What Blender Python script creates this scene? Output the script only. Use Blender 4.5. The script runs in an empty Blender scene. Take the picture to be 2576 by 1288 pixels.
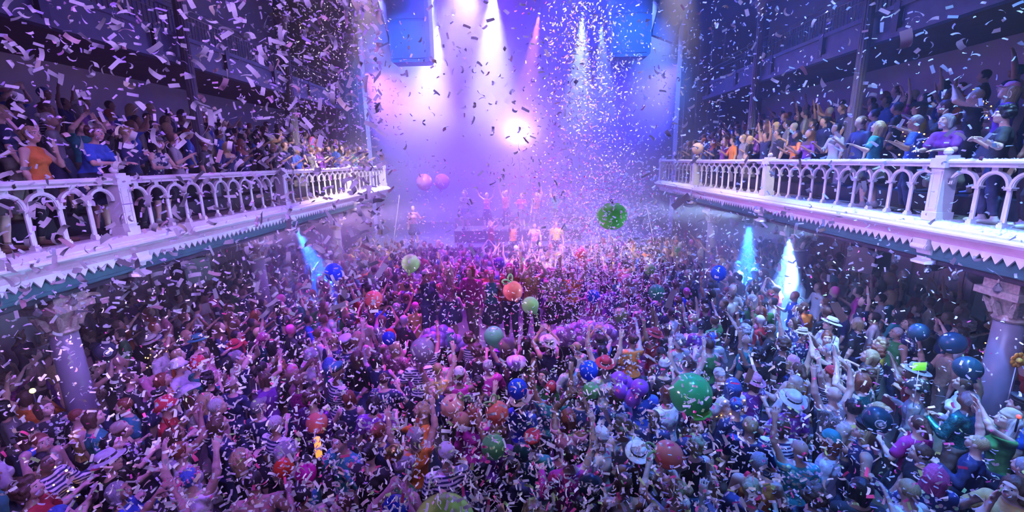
import bpy, bmesh, math, random
import numpy as np
from mathutils import Vector, Matrix

random.seed(11)
rng = np.random.default_rng(11)
PI = math.pi
SC = bpy.context.scene
COL = SC.collection

# ---------------------------------------------------------------- camera
CAMZ = 5.0
F, YAW, PITCH, ROLL = 1103.0, 0.0253, 0.2152, 0.0219
def cam_axes():
    cy, sy, cp, sp, cr, sr = math.cos(YAW), math.sin(YAW), math.cos(PITCH), math.sin(PITCH), math.cos(ROLL), math.sin(ROLL)
    f = np.array([-sy*cp, cy*cp, -sp]); r = np.array([cy, sy, 0.0]); d = np.cross(f, r)
    return cr*r+sr*d, -sr*r+cr*d, f
AX_R, AX_D, AX_F = cam_axes()
EYE = np.array([0.0, 0.0, CAMZ])
cam = bpy.data.cameras.new('camera')
cam.sensor_fit = 'HORIZONTAL'; cam.sensor_width = 36.0
cam.lens = F/2576*36.0; cam.clip_start = 0.05; cam.clip_end = 200
camo = bpy.data.objects.new('camera', cam); COL.objects.link(camo)
camo.matrix_world = Matrix(((AX_R[0], -AX_D[0], -AX_F[0], 0), (AX_R[1], -AX_D[1], -AX_F[1], 0), (AX_R[2], -AX_D[2], -AX_F[2], CAMZ), (0, 0, 0, 1)))
SC.camera = camo
def ray(px, py):
    return AX_F + AX_R*(px-1288)/F + AX_D*(py-644)/F
def at_y(px, py, y):
    d = ray(px, py); return EYE + d*(y/d[1])
def at_z(px, py, z):
    d = ray(px, py); return EYE + d*((z-CAMZ)/d[2])
def at_x(px, py, x):
    d = ray(px, py); return EYE + d*(x/d[0])
def at_d(px, py, dep):
    return EYE + ray(px, py)*dep
def project(p):
    v = np.asarray(p, float)-EYE
    dep = v @ AX_F
    return 1288+F*(v @ AX_R)/dep, 644+F*(v @ AX_D)/dep, dep

# ---------------------------------------------------------------- world, exposure, render hints
w = bpy.data.worlds.new('hall_dark'); SC.world = w; w.use_nodes = True
w.node_tree.nodes['Background'].inputs[0].default_value = (0.02, 0.02, 0.09, 1)
w.node_tree.nodes['Background'].inputs[1].default_value = 0.1
SC.view_settings.view_transform = 'Standard'
SC.view_settings.look = 'None'
SC.view_settings.exposure = 0.0
SC.view_settings.gamma = 1.0
SC.view_settings.use_curve_mapping = False
cy = SC.cycles
cy.max_bounces = 3; cy.diffuse_bounces = 1; cy.glossy_bounces = 2; cy.transmission_bounces = 3
cy.volume_bounces = 0; cy.transparent_max_bounces = 6
cy.use_denoising = True
cy.caustics_reflective = False; cy.caustics_refractive = False
cy.use_adaptive_sampling = True; cy.adaptive_threshold = 0.2; cy.adaptive_min_samples = 20

# ---------------------------------------------------------------- lamps of the show and added fill lamps (their housings are built further down)
def spot(loc, target, col, watts, deg, blend=0.6, r=0.06):
    l = bpy.data.lights.new('stage_spot', 'SPOT')
    l.energy = watts; l.color = col; l.spot_size = math.radians(deg); l.spot_blend = blend; l.shadow_soft_size = r
    o = bpy.data.objects.new('stage_spot', l); COL.objects.link(o)
    d = Vector(target)-Vector(loc)
    o.location = loc; o.rotation_euler = d.to_track_quat('-Z', 'Y').to_euler()
    return o
WHITE, LAV, BLUE, PURP, MAG, CYAN, WARM, DEEP = (1, .95, 1), (.72, .62, 1), (.04, .16, 1), (.30, .08, 1), (.75, .08, .85), (.30, .62, 1), (1, .55, .35), (.10, .12, 1)
LAMPS = []          # (location, target, colour): every lamp that gets a housing
def show_lamp(loc, target, col, watts, deg, blend=0.6, r=0.06):
    spot(loc, target, col, watts, deg, blend, r); LAMPS.append((Vector(loc), Vector(target), col))
def px_lamp(px, py, y, tpx, tpy, ty, col, watts, deg, blend=.6):
    show_lamp(tuple(at_y(px, py, y)), tuple(at_y(tpx, tpy, ty)), col, watts, deg, blend)
# truss over the stage: white and blue beams falling into the haze
px_lamp(1240, -40, 24.0, 1235, 420, 21.5, (.84, .84, 1), 26000, 32, 1)
px_lamp(1085, -40, 24.0, 1000, 420, 21.5, (.36, .46, 1), 26000, 42, 1)
px_lamp(1180, -40, 24.0, 1130, 300, 20.0, (.50, .38, 1), 5500, 75, 1)  # added fill lamp, spreads lavender light through the upper smoke
px_lamp(1140, 40, 25.0, 1110, 440, 21.0, (.50, .25, 1), 8000, 18, 1)
px_lamp(1356, 36, 25.0, 1290, 440, 21.0, (.48, .14, 1), 18000, 20, 1)
px_lamp(1465, 35, 25.0, 1450, 430, 21.0, (.42, .60, 1), 22000, 22, 1)
px_lamp(1512, 60, 25.0, 1530, 430, 21.0, (.28, .45, 1), 11000, 20, 1)
px_lamp(1100, 70, 25.0, 1060, 430, 21.0, (.72, .62, 1), 16000, 40, 1)
px_lamp(1620, -40, 24.0, 1690, 430, 21.0, (.14, .26, 1), 20000, 42, 1)
px_lamp(960, -40, 24.0, 890, 430, 21.0, (.14, .16, 1), 22000, 40, 1)
# violet-blue washes over the smoke and the back drape
show_lamp((-2.5, 19.6, 14.6), (-1.5, 27, 5), (.09, .06, 1), 30000, 100, 1)
show_lamp((3.0, 19.6, 14.6), (2.5, 27, 6), (.03, .06, 1), 26000, 100, 1)
show_lamp((-8.2, 23.6, 9.5), (0.0, 21, 2.2), (.20, .05, 1), 16000, 90, 1)
show_lamp((8.2, 23.6, 9.5), (1.0, 21, 2.2), (.07, .04, 1), 12000, 90, 1)
# the lamp on the stage that looks straight at the audience
px_lamp(1305, 335, 24.5, 1240, 480, 6.0, (.85, .5, 1), 2300, 110, 1.0)
# hall washes from the high trusses
show_lamp((-3.0, 14, 14.3), (-1.8, 11.0, 0), (.28, .02, 1), 17000, 50)
show_lamp((-1.5, 14, 14.3), (-0.8, 17.5, 1), (.20, .03, 1), 38000, 44, 1)
show_lamp((4.5, 14, 14.3), (5.0, 7, 0), (.03, .10, 1), 21000, 50)
show_lamp((0.0, 14, 14.3), (0.0, 10.5, 0), (.8, .03, .75), 14000, 40)
show_lamp((1.2, 14.2, 14.3), (1.0, 17, 1.5), (1, .36, .16), 7000, 24)
show_lamp((-2.0, 3.7, 14.3), (-3.6, 6.2, 0), (.22, .06, 1), 8000, 36)
show_lamp((3.0, 3.7, 14.3), (4.2, 5.6, 0), (.05, .25, 1), 13000, 36)
# white beams that catch the falling confetti and the balloons
show_lamp((0.3, 3.7, 14.3), (1.8, 14, 4.9), (1, .88, 1), 38000, 26, .8)
show_lamp((-1.0, 3.7, 14.3), (-4.4, 13, 7.5), (1, .88, .82), 25000, 24, .8)
show_lamp((2.0, 3.7, 14.3), (5.5, 11, 7.5), (1, .94, .88), 9000, 24, .8)
show_lamp((0.2, 3.7, 14.3), (0.4, 6.6, 1.2), (1, .78, 1), 3500, 30, 1)
show_lamp((1.5, 1.0, 14.3), (-3.1, 5.0, 6), (.45, .22, .95), 3500, 34, 1)  # added lamp, brightens the near paper on the purple side
show_lamp((-1.5, 1.0, 14.3), (3.4, 5.0, 6), (.35, .38, .98), 5000, 32, 1)  # added lamp, brightens the near paper on the cyan side
show_lamp((-1.0, 14, 14.3), (-5.4, 20.6, 9.6), (.02, .22, 1), 22000, 22, 1)
show_lamp((1.5, 14, 14.3), (5.3, 20.6, 9.6), (.02, .22, 1), 22000, 22, 1)
show_lamp((1.0, -1.7, 8.2), (-2.6, 4, 4.9), (.50, .30, 1), 2200, 54, 1)  # added low front fill from behind the camera, purple side
show_lamp((-1.0, -1.7, 8.2), (2.9, 4.2, 4.9), (.30, .33, 1), 1300, 54, 1)  # added low front fill from behind the camera, cyan side
# added strip lights under the balcony edges, to brighten the paper in the air
for sx, c, wt in ((-1, (.62, .33, 1), 125), (1, (.36, .50, 1), 130)):
    l = bpy.data.lights.new('batten_light', 'AREA'); l.shape = 'RECTANGLE'; l.size = 15.0; l.size_y = .06; l.energy = wt; l.color = c; l.spread = math.radians(20)
    o = bpy.data.objects.new('batten_light', l); COL.objects.link(o)
    o.matrix_world = Matrix.Translation((sx*6.60, 9.3, 3.235)) @ Matrix.Rotation(sx*math.radians(1.0), 4, 'Y') @ Matrix(((0, 0, sx), (1, 0, 0), (0, sx, 0))).to_4x4()
show_lamp((5.2, 1.0, 14.3), (-4.4, 5.0, 5.0), (.40, .16, 1), 2200, 32, 1)  # added side lamp, lifts the dark paper near the purple-lit rail
show_lamp((-5.2, 1.0, 14.3), (4.4, 5.0, 5.0), (.30, .34, 1), 3500, 32, 1)  # added side lamp, its counterpart for the cyan side
# narrow beams down on the balcony ledges
for sx, y, c, wt in ((-1, 6.6, (.36, .16, 1), 1000), (-1, 10, (.44, .24, 1), 1500), (-1, 14.5, (1, .6, .95), 4200), (-1, 19, (1, .75, .9), 6000), (1, 6.4, (.25, .58, 1), 8000), (1, 9.2, (.35, .62, 1), 6500), (1, 13.5, (.9, .6, 1), 2400), (1, 18.5, (1, .85, .85), 4600)):
    show_lamp((sx*5.7, y-.6, 14.3), (sx*6.3, y, 4), c, wt*1.9, 24, 1)
# lamps added in place of bounced stage light on the balcony fronts
show_lamp((4.2, 3.7, 14.3), (-6.6, 8.5, 3.6), (.52, .22, 1), 2600, 26, 1)
show_lamp((-4.2, 3.7, 14.3), (6.6, 8.5, 3.6), (.45, .32, 1), 5500, 26, 1)
show_lamp((3.5, 14, 14.3), (-6.6, 16, 3.6), (.8, .5, 1), 5000, 26, 1)
show_lamp((-3.5, 14, 14.3), (6.6, 16, 3.6), (.7, .6, 1), 4000, 26, 1)
# blue beams under the balconies
px_lamp(658, 610, 11.0, 765, 800, 11.2, (.01, .13, 1), 48000, 36, 1)
px_lamp(748, 580, 13.2, 810, 700, 13.3, (.01, .13, 1), 30000, 32, 1)
px_lamp(1987, 598, 11.0, 1975, 820, 10.8, (.14, .38, 1), 30000, 36, 1)
px_lamp(1885, 566, 13.2, 1875, 760, 12.8, (.02, .18, 1), 38000, 34, 1)

# ---------------------------------------------------------------- materials
def mat(name, col, rough=0.6, metal=0.0, var=0.12, scale=8.0, bump=0.0, emit=None, emit_str=0.0, coat=0.0, trans=0.0, sss=0.0):
    m = bpy.data.materials.new(name); m.use_nodes = True
    nt = m.node_tree; n = nt.nodes; b = n['Principled BSDF']
    b.inputs['Roughness'].default_value = rough; b.inputs['Metallic'].default_value = metal
    b.inputs['Coat Weight'].default_value = coat; b.inputs['Transmission Weight'].default_value = trans
    if var > 0:
        tc = n.new('ShaderNodeTexCoord'); nz = n.new('ShaderNodeTexNoise'); nz.inputs['Scale'].default_value = scale; nz.inputs['Detail'].default_value = 3
        rp = n.new('ShaderNodeValToRGB')
        rp.color_ramp.elements[0].position = .3; rp.color_ramp.elements[1].position = .7
        rp.color_ramp.elements[0].color = (*[c*(1-var) for c in col], 1); rp.color_ramp.elements[1].color = (*[min(1, c*(1+var)) for c in col], 1)
        nt.links.new(tc.outputs['Object'], nz.inputs['Vector']); nt.links.new(nz.outputs['Fac'], rp.inputs['Fac']); nt.links.new(rp.outputs['Color'], b.inputs['Base Color'])
        if bump > 0:
            bp = n.new('ShaderNodeBump'); bp.inputs['Strength'].default_value = bump; bp.inputs['Distance'].default_value = .01
            nt.links.new(nz.outputs['Fac'], bp.inputs['Height']); nt.links.new(bp.outputs['Normal'], b.inputs['Normal'])
    else:
        b.inputs['Base Color'].default_value = (*col, 1)
    if emit:
        b.inputs['Emission Color'].default_value = (*emit, 1); b.inputs['Emission Strength'].default_value = emit_str
    return m
def haze_mat(name, dens, aniso, col=(1, 1, 1)):
    m = bpy.data.materials.new(name); m.use_nodes = True; nt = m.node_tree
    nt.nodes.remove(nt.nodes['Principled BSDF'])
    v = nt.nodes.new('ShaderNodeVolumeScatter'); v.inputs['Density'].default_value = dens; v.inputs['Anisotropy'].default_value = aniso; v.inputs['Color'].default_value = (*col, 1)
    nt.links.new(v.outputs[0], nt.nodes['Material Output'].inputs['Volume'])
    return m

# ---------------------------------------------------------------- mesh builder
class MB:
    def __init__(s): s.v = []; s.f = []; s.m = []; s.n = 0
    def add(s, vs, fs, mi=0):
        s.v.extend([tuple(map(float, p)) for p in vs]); s.f.extend([tuple(i+s.n for i in f) for f in fs]); s.m.extend([mi]*len(fs)); s.n += len(vs); return s
    def box(s, lo, hi, mi=0):
        x0, y0, z0 = lo; x1, y1, z1 = hi
        return s.add([(x0,y0,z0),(x1,y0,z0),(x1,y1,z0),(x0,y1,z0),(x0,y0,z1),(x1,y0,z1),(x1,y1,z1),(x0,y1,z1)],
                     [(0,3,2,1),(4,5,6,7),(0,1,5,4),(1,2,6,5),(2,3,7,6),(3,0,4,7)], mi)
    def lathe(s, prof, c=(0,0,0), n=16, mi=0, axis=None, squash=(1,1)):
        vs = []; M = Vector(axis).normalized().to_track_quat('Z', 'Y').to_matrix() if axis is not None else None
        for r, z in prof:
            for k in range(n):
                a = 2*PI*k/n; p = Vector((r*math.cos(a)*squash[0], r*math.sin(a)*squash[1], z))
                if M: p = M @ p
                vs.append((p.x+c[0], p.y+c[1], p.z+c[2]))
        fs = [(i*n+k, i*n+(k+1) % n, (i+1)*n+(k+1) % n, (i+1)*n+k) for i in range(len(prof)-1) for k in range(n)]
        fs.append(tuple(range(n))[::-1]); b = (len(prof)-1)*n; fs.append(tuple(range(b, b+n)))
        return s.add(vs, fs, mi)
    def tube(s, pts, r, n=8, mi=0):
        pts = [Vector(p) for p in pts]; vs = []; rs = r if isinstance(r, (list, tuple)) else [r]*len(pts)
        up = None
        for i, p in enumerate(pts):
            t = (pts[min(i+1, len(pts)-1)]-pts[max(i-1, 0)]).normalized()
            if up is None: up = t.orthogonal().normalized()
            up = (up-t*up.dot(t)).normalized(); q = t.cross(up)
            for k in range(n):
                a = 2*PI*k/n; vs.append(p+(up*math.cos(a)+q*math.sin(a))*rs[i])
        fs = [(i*n+k, i*n+(k+1) % n, (i+1)*n+(k+1) % n, (i+1)*n+k) for i in range(len(pts)-1) for k in range(n)]
        fs.append(tuple(range(n))[::-1]); b = (len(pts)-1)*n; fs.append(tuple(range(b, b+n)))
        return s.add(vs, fs, mi)
    def ball(s, c, r, n=12, m=8, mi=0):
        r = (r, r, r) if not isinstance(r, (tuple, list)) else r
        vs = [(c[0], c[1], c[2]-r[2])]
        for i in range(1, m):
            a = -PI/2+PI*i/m
            vs += [(c[0]+r[0]*math.cos(a)*math.cos(2*PI*k/n), c[1]+r[1]*math.cos(a)*math.sin(2*PI*k/n), c[2]+r[2]*math.sin(a)) for k in range(n)]
        vs.append((c[0], c[1], c[2]+r[2])); L = len(vs)-1
        fs = [(0, 1+(k+1) % n, 1+k) for k in range(n)]
        for i in range(m-2):
            fs += [(1+i*n+k, 1+i*n+(k+1) % n, 1+(i+1)*n+(k+1) % n, 1+(i+1)*n+k) for k in range(n)]
        b = 1+(m-2)*n; fs += [(b+k, b+(k+1) % n, L) for k in range(n)]
        return s.add(vs, fs, mi)
    def prism(s, outline, axis, a0, a1, mi=0, fan=None):
        # outline: 2D points; axis 0/1/2 the extrusion axis
        def P(u, v, w): return [(w, u, v), (u, w, v), (u, v, w)][axis]
        n = len(outline); vs = [P(u, v, a0) for u, v in outline]+[P(u, v, a1) for u, v in outline]
        fs = [(k, (k+1) % n, n+(k+1) % n, n+k) for k in range(n)]+[tuple(range(n))[::-1], tuple(range(n, 2*n))]
        return s.add(vs, fs, mi)
    def mesh(s, name, mats, smooth=False):
        me = bpy.data.meshes.new(name); me.from_pydata(s.v, [], s.f)
        for m in (mats if isinstance(mats, (list, tuple)) else [mats]): me.materials.append(m)
        if len(me.materials) > 1: me.polygons.foreach_set('material_index', s.m)
        bm = bmesh.new(); bm.from_mesh(me); bmesh.ops.recalc_face_normals(bm, faces=bm.faces); bm.to_mesh(me); bm.free()
        if smooth: me.polygons.foreach_set('use_smooth', [True]*len(me.polygons))
        me.update(); return me
    def build(s, name, mats, parent=None, smooth=False, loc=None):
        return put(name, s.mesh(name, mats, smooth), parent, loc)
def put(name, me, parent=None, loc=None, rot=None, scale=None):
    o = bpy.data.objects.new(name, me); COL.objects.link(o)
    if parent is not None: o.parent = parent
    if loc is not None: o.location = loc
    if rot is not None: o.rotation_euler = rot
    if scale is not None: o.scale = scale if isinstance(scale, (tuple, list)) else (scale,)*3
    return o
def tag(o, label=None, cat=None, group=None, kind=None):
    for k, v in (('label', label), ('category', cat), ('group', group), ('kind', kind)):
        if v: o[k] = v
    return o
def thing(name, label, cat, loc=(0,0,0), rotz=0, group=None):
    o = bpy.data.objects.new(name, None); COL.objects.link(o); o.location = loc; o.rotation_euler = (0, 0, rotz)
    return tag(o, label, cat, group)
def struct(name, mb, m, parent=None, smooth=False):
    return tag(mb.build(name, m, parent, smooth), kind='structure')

M_floor = mat('dark_boards', (.05, .045, .05), .45, scale=3)
M_wall = mat('pale_plaster', (.62, .56, .60), .7, var=.06, scale=2)
M_wallup = mat('upper_wall_paint', (.09, .08, .12), .7, scale=2)
M_white = mat('white_gloss_paint', (.82, .80, .80), .35, var=.05, scale=12, bump=.1)
M_pinkish = mat('rose_paint', (.75, .52, .60), .45, var=.06, scale=10)
M_green = mat('bottle_green_paint', (.05, .16, .16), .4, scale=6)
M_grey = mat('grey_paint', (.30, .29, .33), .5, scale=6)
M_fascia = mat('slate_blue_panel', (.16, .17, .30), .5, scale=5)
M_black = mat('black_metal', (.02, .02, .025), .4, var=.2)
M_soffit = mat('brown_soffit', (.16, .12, .11), .7, scale=3)
M_column = mat('column_paint', (.24, .22, .28), .35, var=.1, scale=4)
M_gold = mat('antique_gold', (.45, .36, .30), .4, metal=.2, var=.3, scale=25)
M_iron = mat('dark_iron', (.10, .09, .13), .4, metal=.3)
M_curtain = mat('pier_paint', (.30, .28, .38), .8, var=.08, scale=3)
M_drape = mat('violet_drape', (.16, .14, .34), .85, var=.15, scale=2)
M_glass = mat('clear_bulb_glass', (.75, .8, .9), .06, var=0, trans=.9)
M_brass = mat('bulb_cap', (.4, .35, .3), .35, metal=.8)
def lens_mat(name, col, s): return mat(name, (.1, .1, .1), .3, var=0, emit=col, emit_str=s)

# ---------------------------------------------------------------- room shell
DX, ZR, ZB = 6.65, CAMZ-0.13, CAMZ-1.08      # balcony front, rail top, balustrade foot
Y0, Y1, PY = -1.6, 21.38, 21.6                           # balconies run along the hall
XW, ZC, YB = 11.2, 16.0, 28.0
struct('floor', MB().box((-XW, -2, -.2), (XW, YB, 0)), M_floor)
struct('ceiling', MB().box((-XW, -2, ZC), (XW, YB, ZC+.2)), M_wallup)
struct('wall_left', MB().box((-XW-.2, -2, 0), (-XW, YB, ZC)), M_wall)
struct('wall_right', MB().box((XW, -2, 0), (XW+.2, YB, ZC)), M_wall)
struct('wall_rear', MB().box((-XW, -2.2, 0), (XW, -2, ZC)), M_wallup)
struct('wall_stage', MB().box((-XW, YB, 0), (XW, YB+.2, ZC)), M_drape)
# wall panelling under the balconies: framed door leaves seen behind the columns
nd = 0
for sx in (-1, 1):
    for k in range(4):
        nd += 1
        y = 3.2+4.2*k
        fr = MB()
        x0, x1 = sorted((sx*XW, sx*(XW-.12)))
        fr.box((x0, y-.95, 0), (x1, y-.80, 3.1)).box((x0, y+.80, 0), (x1, y+.95, 3.1)).box((x0, y-.95, 3.0), (x1, y+.95, 3.15))
        d = struct(f'door_{nd}', fr, M_wall)
        for q in (-1, 1):
            lf = MB(); xa, xb = sorted((sx*XW, sx*(XW-.06))); ya, yb = sorted((y+q*.01, y+q*.79))
            lf.box((xa, ya, .02), (xb, yb, 3.0))
            xc, xd = sorted((sx*(XW-.06), sx*(XW-.085)))
            for za, zb in ((.2, 1.3), (1.5, 2.8)): lf.box((xc, ya+.12, za), (xd, yb-.12, zb))
            lf.build('door_leaf', mat('door_leaf_paint', (.55, .40, .42), .5), d)
for sx, nm in ((-1, 'left'), (1, 'right')):
    m = MB(); x0, x1 = sorted((sx*XW, sx*(XW-.05)))
    m.box((x0, -2, 0), (x1, YB, .18)); struct(f'baseboard_{nm}', m, M_grey)
# piers between hall and stage, with fluted pilasters
for sx, nm in ((-1, 'left'), (1, 'right')):
    x0, x1 = sorted((sx*7.4, sx*XW))
    pier = struct(f'wall_pier_{nm}', MB().box((x0, PY, 0), (x1, PY+.6, ZC)), M_curtain)
    for k in range(4):
        xc = sx*(7.75+.55*k)
        MB().box((xc-.16, PY-.12, 3.9), (xc+.16, PY+.002, 10.5)).box((xc-.22, PY-.18, 10.5), (xc+.22, PY+.002, 10.8)).box((xc-.22, PY-.18, 3.8), (xc+.22, PY+.002, 4.1)).build('pilaster', M_curtain, pier)

# ---------------------------------------------------------------- balconies
POST0, BAY = 7.15, 5.0
post_ys = [POST0+BAY*k for k in range(-2, 3)]+[21.25]
COLY = [6.1, 11.1, 16.1]
def side_x(sx, off): return sx*(DX-off)        # off > 0 points out into the hall
def mirror(sx, prof): return [(side_x(sx, o), ZB+z) for o, z in prof]
ORD = 'first second third fourth fifth sixth seventh eighth ninth tenth eleventh twelfth thirteenth fourteenth fifteenth sixteenth seventeenth eighteenth'.split()
SIDE = {-1: 'purple-lit', 1: 'cyan-lit'}
for sx in (-1, 1):
    bal = thing('balcony', f'white plaster balcony shelf with zigzag fringe on the {SIDE[sx]} side of the hall', 'balcony', (0, 0, 0))
    def P(name, mb, m, par=bal, smooth=False): return mb.build(name, m, par, smooth)
    x0, x1 = sorted((side_x(sx, .05), sx*(XW-.03)))
    P('floor_slab', MB().box((x0, Y0, ZB-.42), (x1, Y1, ZB-.02)), M_soffit)
    for k in range(4):                          # raked steps the audience stands on
        xa, xb = sorted((sx*(DX+.95+.85*k), sx*(XW-.03)))
        P('step', MB().box((xa, Y0, ZB-.02), (xb, Y1, ZB+.30*(k+1))), M_black)
    P('ledge', MB().prism(mirror(sx, [(-.12, -.02), (-.12, .015), (.10, .0), (.24, -.07), (.24, -.10), (-.05, -.10)]), 1, Y0, Y1), M_white)
    P('moulding', MB().prism(mirror(sx, [(.0, -.10), (.27, -.10), (.30, -.12), (.30, -.15), (.27, -.175), (.24, -.18), (.23, -.20), (.0, -.20)]), 1, Y0, Y1), M_white)
    P('cove', MB().prism(mirror(sx, [(.0, -.20), (.22, -.20), (.19, -.235), (.185, -.25), (.17, -.25), (.15, -.29), (.14, -.32), (.0, -.32)]), 1, Y0, Y1), M_pinkish)
    P('fascia_panel', MB().prism(mirror(sx, [(.0, -.32), (.08, -.32), (.08, -.56), (.10, -.56), (.10, -.60), (.0, -.60)]), 1, Y0, Y1), M_green)
    xa, xb = sorted((side_x(sx, .06), sx*(DX+.5)))
    P('edge_beam', MB().box((xa, Y0, ZB-.62), (xb, Y1, ZB-.42)), M_green)
    # zigzag fringe boards between the brackets
    ends = [Y0]+[y for y in post_ys if y > Y0]
    for i in range(len(ends)-1):
        a, b = ends[i]+(.14 if i else 0), ends[i+1]-.14
        n = max(2, round((b-a)/.15)); st = (b-a)/n
        fb = MB()
        top, hi, lo = ZB-.30, ZB-.36, ZB-.47
        xs = (side_x(sx, .14), side_x(sx, .11))
        for j in range(n):
            ya = a+st*j
            tri = [(ya, top), (ya+st, top), (ya+st, hi), (ya+st/2, lo), (ya, hi)]
            fb.prism(tri, 0, *sorted(xs))
        P('fringe_board', fb, M_white)
    # scroll brackets under the posts
    br = MB()
    xi, xo = side_x(sx, .0), side_x(sx, .20)
    prof = [(0, 0), (.22, 0), (.22, -.08)]+[(.20+.055*math.cos(t), -.13+.055*math.sin(t)) for t in np.linspace(1.2, -2.6, 9)]+[(.13, -.22), (.10, -.34), (.20, -.37), (.20, -.41), (0, -.41)]
    br.prism([(side_x(sx, o-.02), ZB-.30+z) for o, z in prof], 1, -.13, .13)
    for q in (-.135, .135): br.lathe([(.045, -.01), (.045, .01), (.02, .016)], (side_x(sx, .18), q, ZB-.43), 10, axis=(0, 1, 0))
    brm = br.mesh('bracket', M_white)
    for y in post_ys[1:-1]: put('bracket', brm, bal, (0, y, 0))

    # balustrade
    bs = thing('balustrade', f'white arcaded balustrade with round arches along the {SIDE[sx]} balcony', 'balustrade')
    hr = [(-.10, 0), (-.10, .03), (-.07, .055), (.07, .055), (.10, .03), (.10, 0), (.07, -.03), (.07, -.06), (-.07, -.06), (-.07, -.03)]
    post = MB().box((sx*DX-.115, -.105, ZB-.01), (sx*DX+.115, .105, ZR+.0)).box((sx*DX-.135, -.13, ZB-.01), (sx*DX+.135, .13, ZB+.13)).box((sx*DX-.135, -.13, ZR-.13), (sx*DX+.135, .13, ZR+.02)).box((sx*DX-.10, -.10, ZR+.02), (sx*DX+.10, .10, ZR+.06)).lathe([(.03, 0), (.06, .03), (.06, .07), (.02, .11)], (sx*DX, 0, ZR+.06), 12)
    fx = side_x(sx, .115); fx2 = side_x(sx, .125)
    for a, b, c, d in ((-.08, -.05, ZB+.17, ZR-.18), (.05, .08, ZB+.17, ZR-.18), (-.05, .05, ZB+.17, ZB+.20), (-.05, .05, ZR-.21, ZR-.18)):
        post.box((min(fx, fx2), a, c), (max(fx, fx2), b, d))
    pm = post.mesh('post', M_white)
    # slender baluster with foot, flutes and capital
    zc = ZB+.56
    bl = MB().box((-.045, -.04, ZB-.01), (.045, .04, ZB+.06)).box((-.035, -.03, ZB+.06), (.035, .03, ZB+.085)).lathe([(.024, ZB+.08), (.022, zc-.03)], (0, -.012, 0), 6).lathe([(.024, ZB+.08), (.022, zc-.03)], (0, .012, 0), 6).box((-.04, -.05, zc-.03), (.04, .05, zc-.005)).box((-.05, -.065, zc-.005), (.05, .065, zc+.012))
    blm = bl.mesh('baluster', M_white)
    pitch = (BAY-.23)/11
    def arch_mesh():
        a = MB(); ro, ri = pitch/2, pitch/2-.035; n = 14
        for (R0, R1, hw) in ((ro, ri, .03), (ri+.004, ri-.014, .018)):
            vs = []; fs = []
            for k in range(n+1):
                t = PI*k/n; cz = zc+.012
                for R_, xx in ((R0, -hw), (R0, hw), (R1, hw), (R1, -hw)): vs.append((xx, -math.cos(t)*R_, cz+math.sin(t)*R_))
            for k in range(n):
                for q in range(4): fs.append((k*4+q, k*4+(q+1) % 4, k*4+4+(q+1) % 4, k*4+4+q))
            fs += [(0, 1, 2, 3), (n*4+3, n*4+2, n*4+1, n*4)]
            a.add(vs, fs)
        a.box((-.03, -.045, zc+ro-.005), (.03, .045, ZR-.05))
        return a.mesh('arch', M_white)
    am = arch_mesh()
    allp = [post_ys[0]-BAY]+post_ys
    for i in range(len(post_ys)):
        ya = post_ys[i-1] if i else Y0
        yb = post_ys[i]
        put('post', pm, bs, (0, yb, 0))
        MB().prism([(sx*DX+u, ZR-.055+v) for u, v in hr], 1, ya, yb).build('handrail', M_white, bs)
        lo = yb-BAY+.115 if yb-ya > 4.9 or not i else ya+.115
        n = 11 if yb-ya > 4.9 or not i else round((yb-ya-.23)/pitch)
        for k in range(n):
            y = yb-.115-pitch*(k+.5)
            if y < 2.2: continue
            put('arch', am, bs, (sx*DX, y, 0))
            if k < n-1: put('baluster', blm, bs, (sx*DX, y-pitch/2, 0))

    # lower columns with capitals under the balcony
    for k, y in enumerate(COLY):
        c = thing('column', f'{["near","middle","far"][k]} iron column with leafy capital under the {SIDE[sx]} balcony', 'column', (sx*6.98, y, 0))
        MB().lathe([(.28, 0), (.28, .12), (.22, .2), (.22, .3)], n=20).build('base', M_column, c, True)
        MB().lathe([(.185, .3), (.18, 1.5), (.165, 2.62)], n=24).build('shaft', M_column, c, True)
        cp = MB().lathe([(.18, 2.60), (.20, 2.63), (.18, 2.66), (.17, 2.70), (.20, 2.85), (.27, 2.98)], n=20)
        for q in range(8):
            a = 2*PI*q/8
            cp.tube([(math.cos(a)*.19, math.sin(a)*.19, 2.70), (math.cos(a)*.25, math.sin(a)*.25, 2.84), (math.cos(a)*.31, math.sin(a)*.31, 2.90), (math.cos(a)*.30, math.sin(a)*.30, 2.83)], [.05, .045, .03, .015], 6)
        cp.box((-.30, -.30, 2.96), (.30, .30, 3.06)).box((-.24, -.24, 3.06), (.24, .24, ZB-.42))
        cp.build('capital', M_gold, c)

    # hanging bulbs along the lower edge
    gm = MB().lathe([(.012, .10), (.02, .07), (.042, .03), (.05, 0), (.04, -.035), (.015, -.052)], n=10).mesh('glass', M_glass, True)
    km = MB().lathe([(.006, .22), (.006, .15), (.016, .145), (.018, .09)], n=8).mesh('socket', M_brass)
    for k in range(18):
        y = 3.9+.55*k+(.06*math.sin(k*3))
        o = thing('festoon_bulb', f'clear glass festoon bulb, {ORD[k]} from the near end under the {SIDE[sx]} balcony edge', 'bulb', (sx*(DX+.02), y, ZB-.62-.22), 0, f'festoon bulbs under the {SIDE[sx]} balcony')
        put('glass', gm, o); put('socket', km, o)

    # upper gallery
    GX, GZ = 8.45, CAMZ+2.50
    g = thing('upper_gallery', f'dark upper gallery with panelled fascia and thin iron railing above the {SIDE[sx]} balcony', 'gallery')
    xa, xb = sorted((sx*(GX+.02), sx*(XW-.03)))
    MB().box((xa, Y0, GZ+.02), (xb, Y1, GZ+.32)).build('floor_slab', M_soffit, g)
    xa, xb = sorted((sx*(GX-.10), sx*(GX+.10)))
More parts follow.
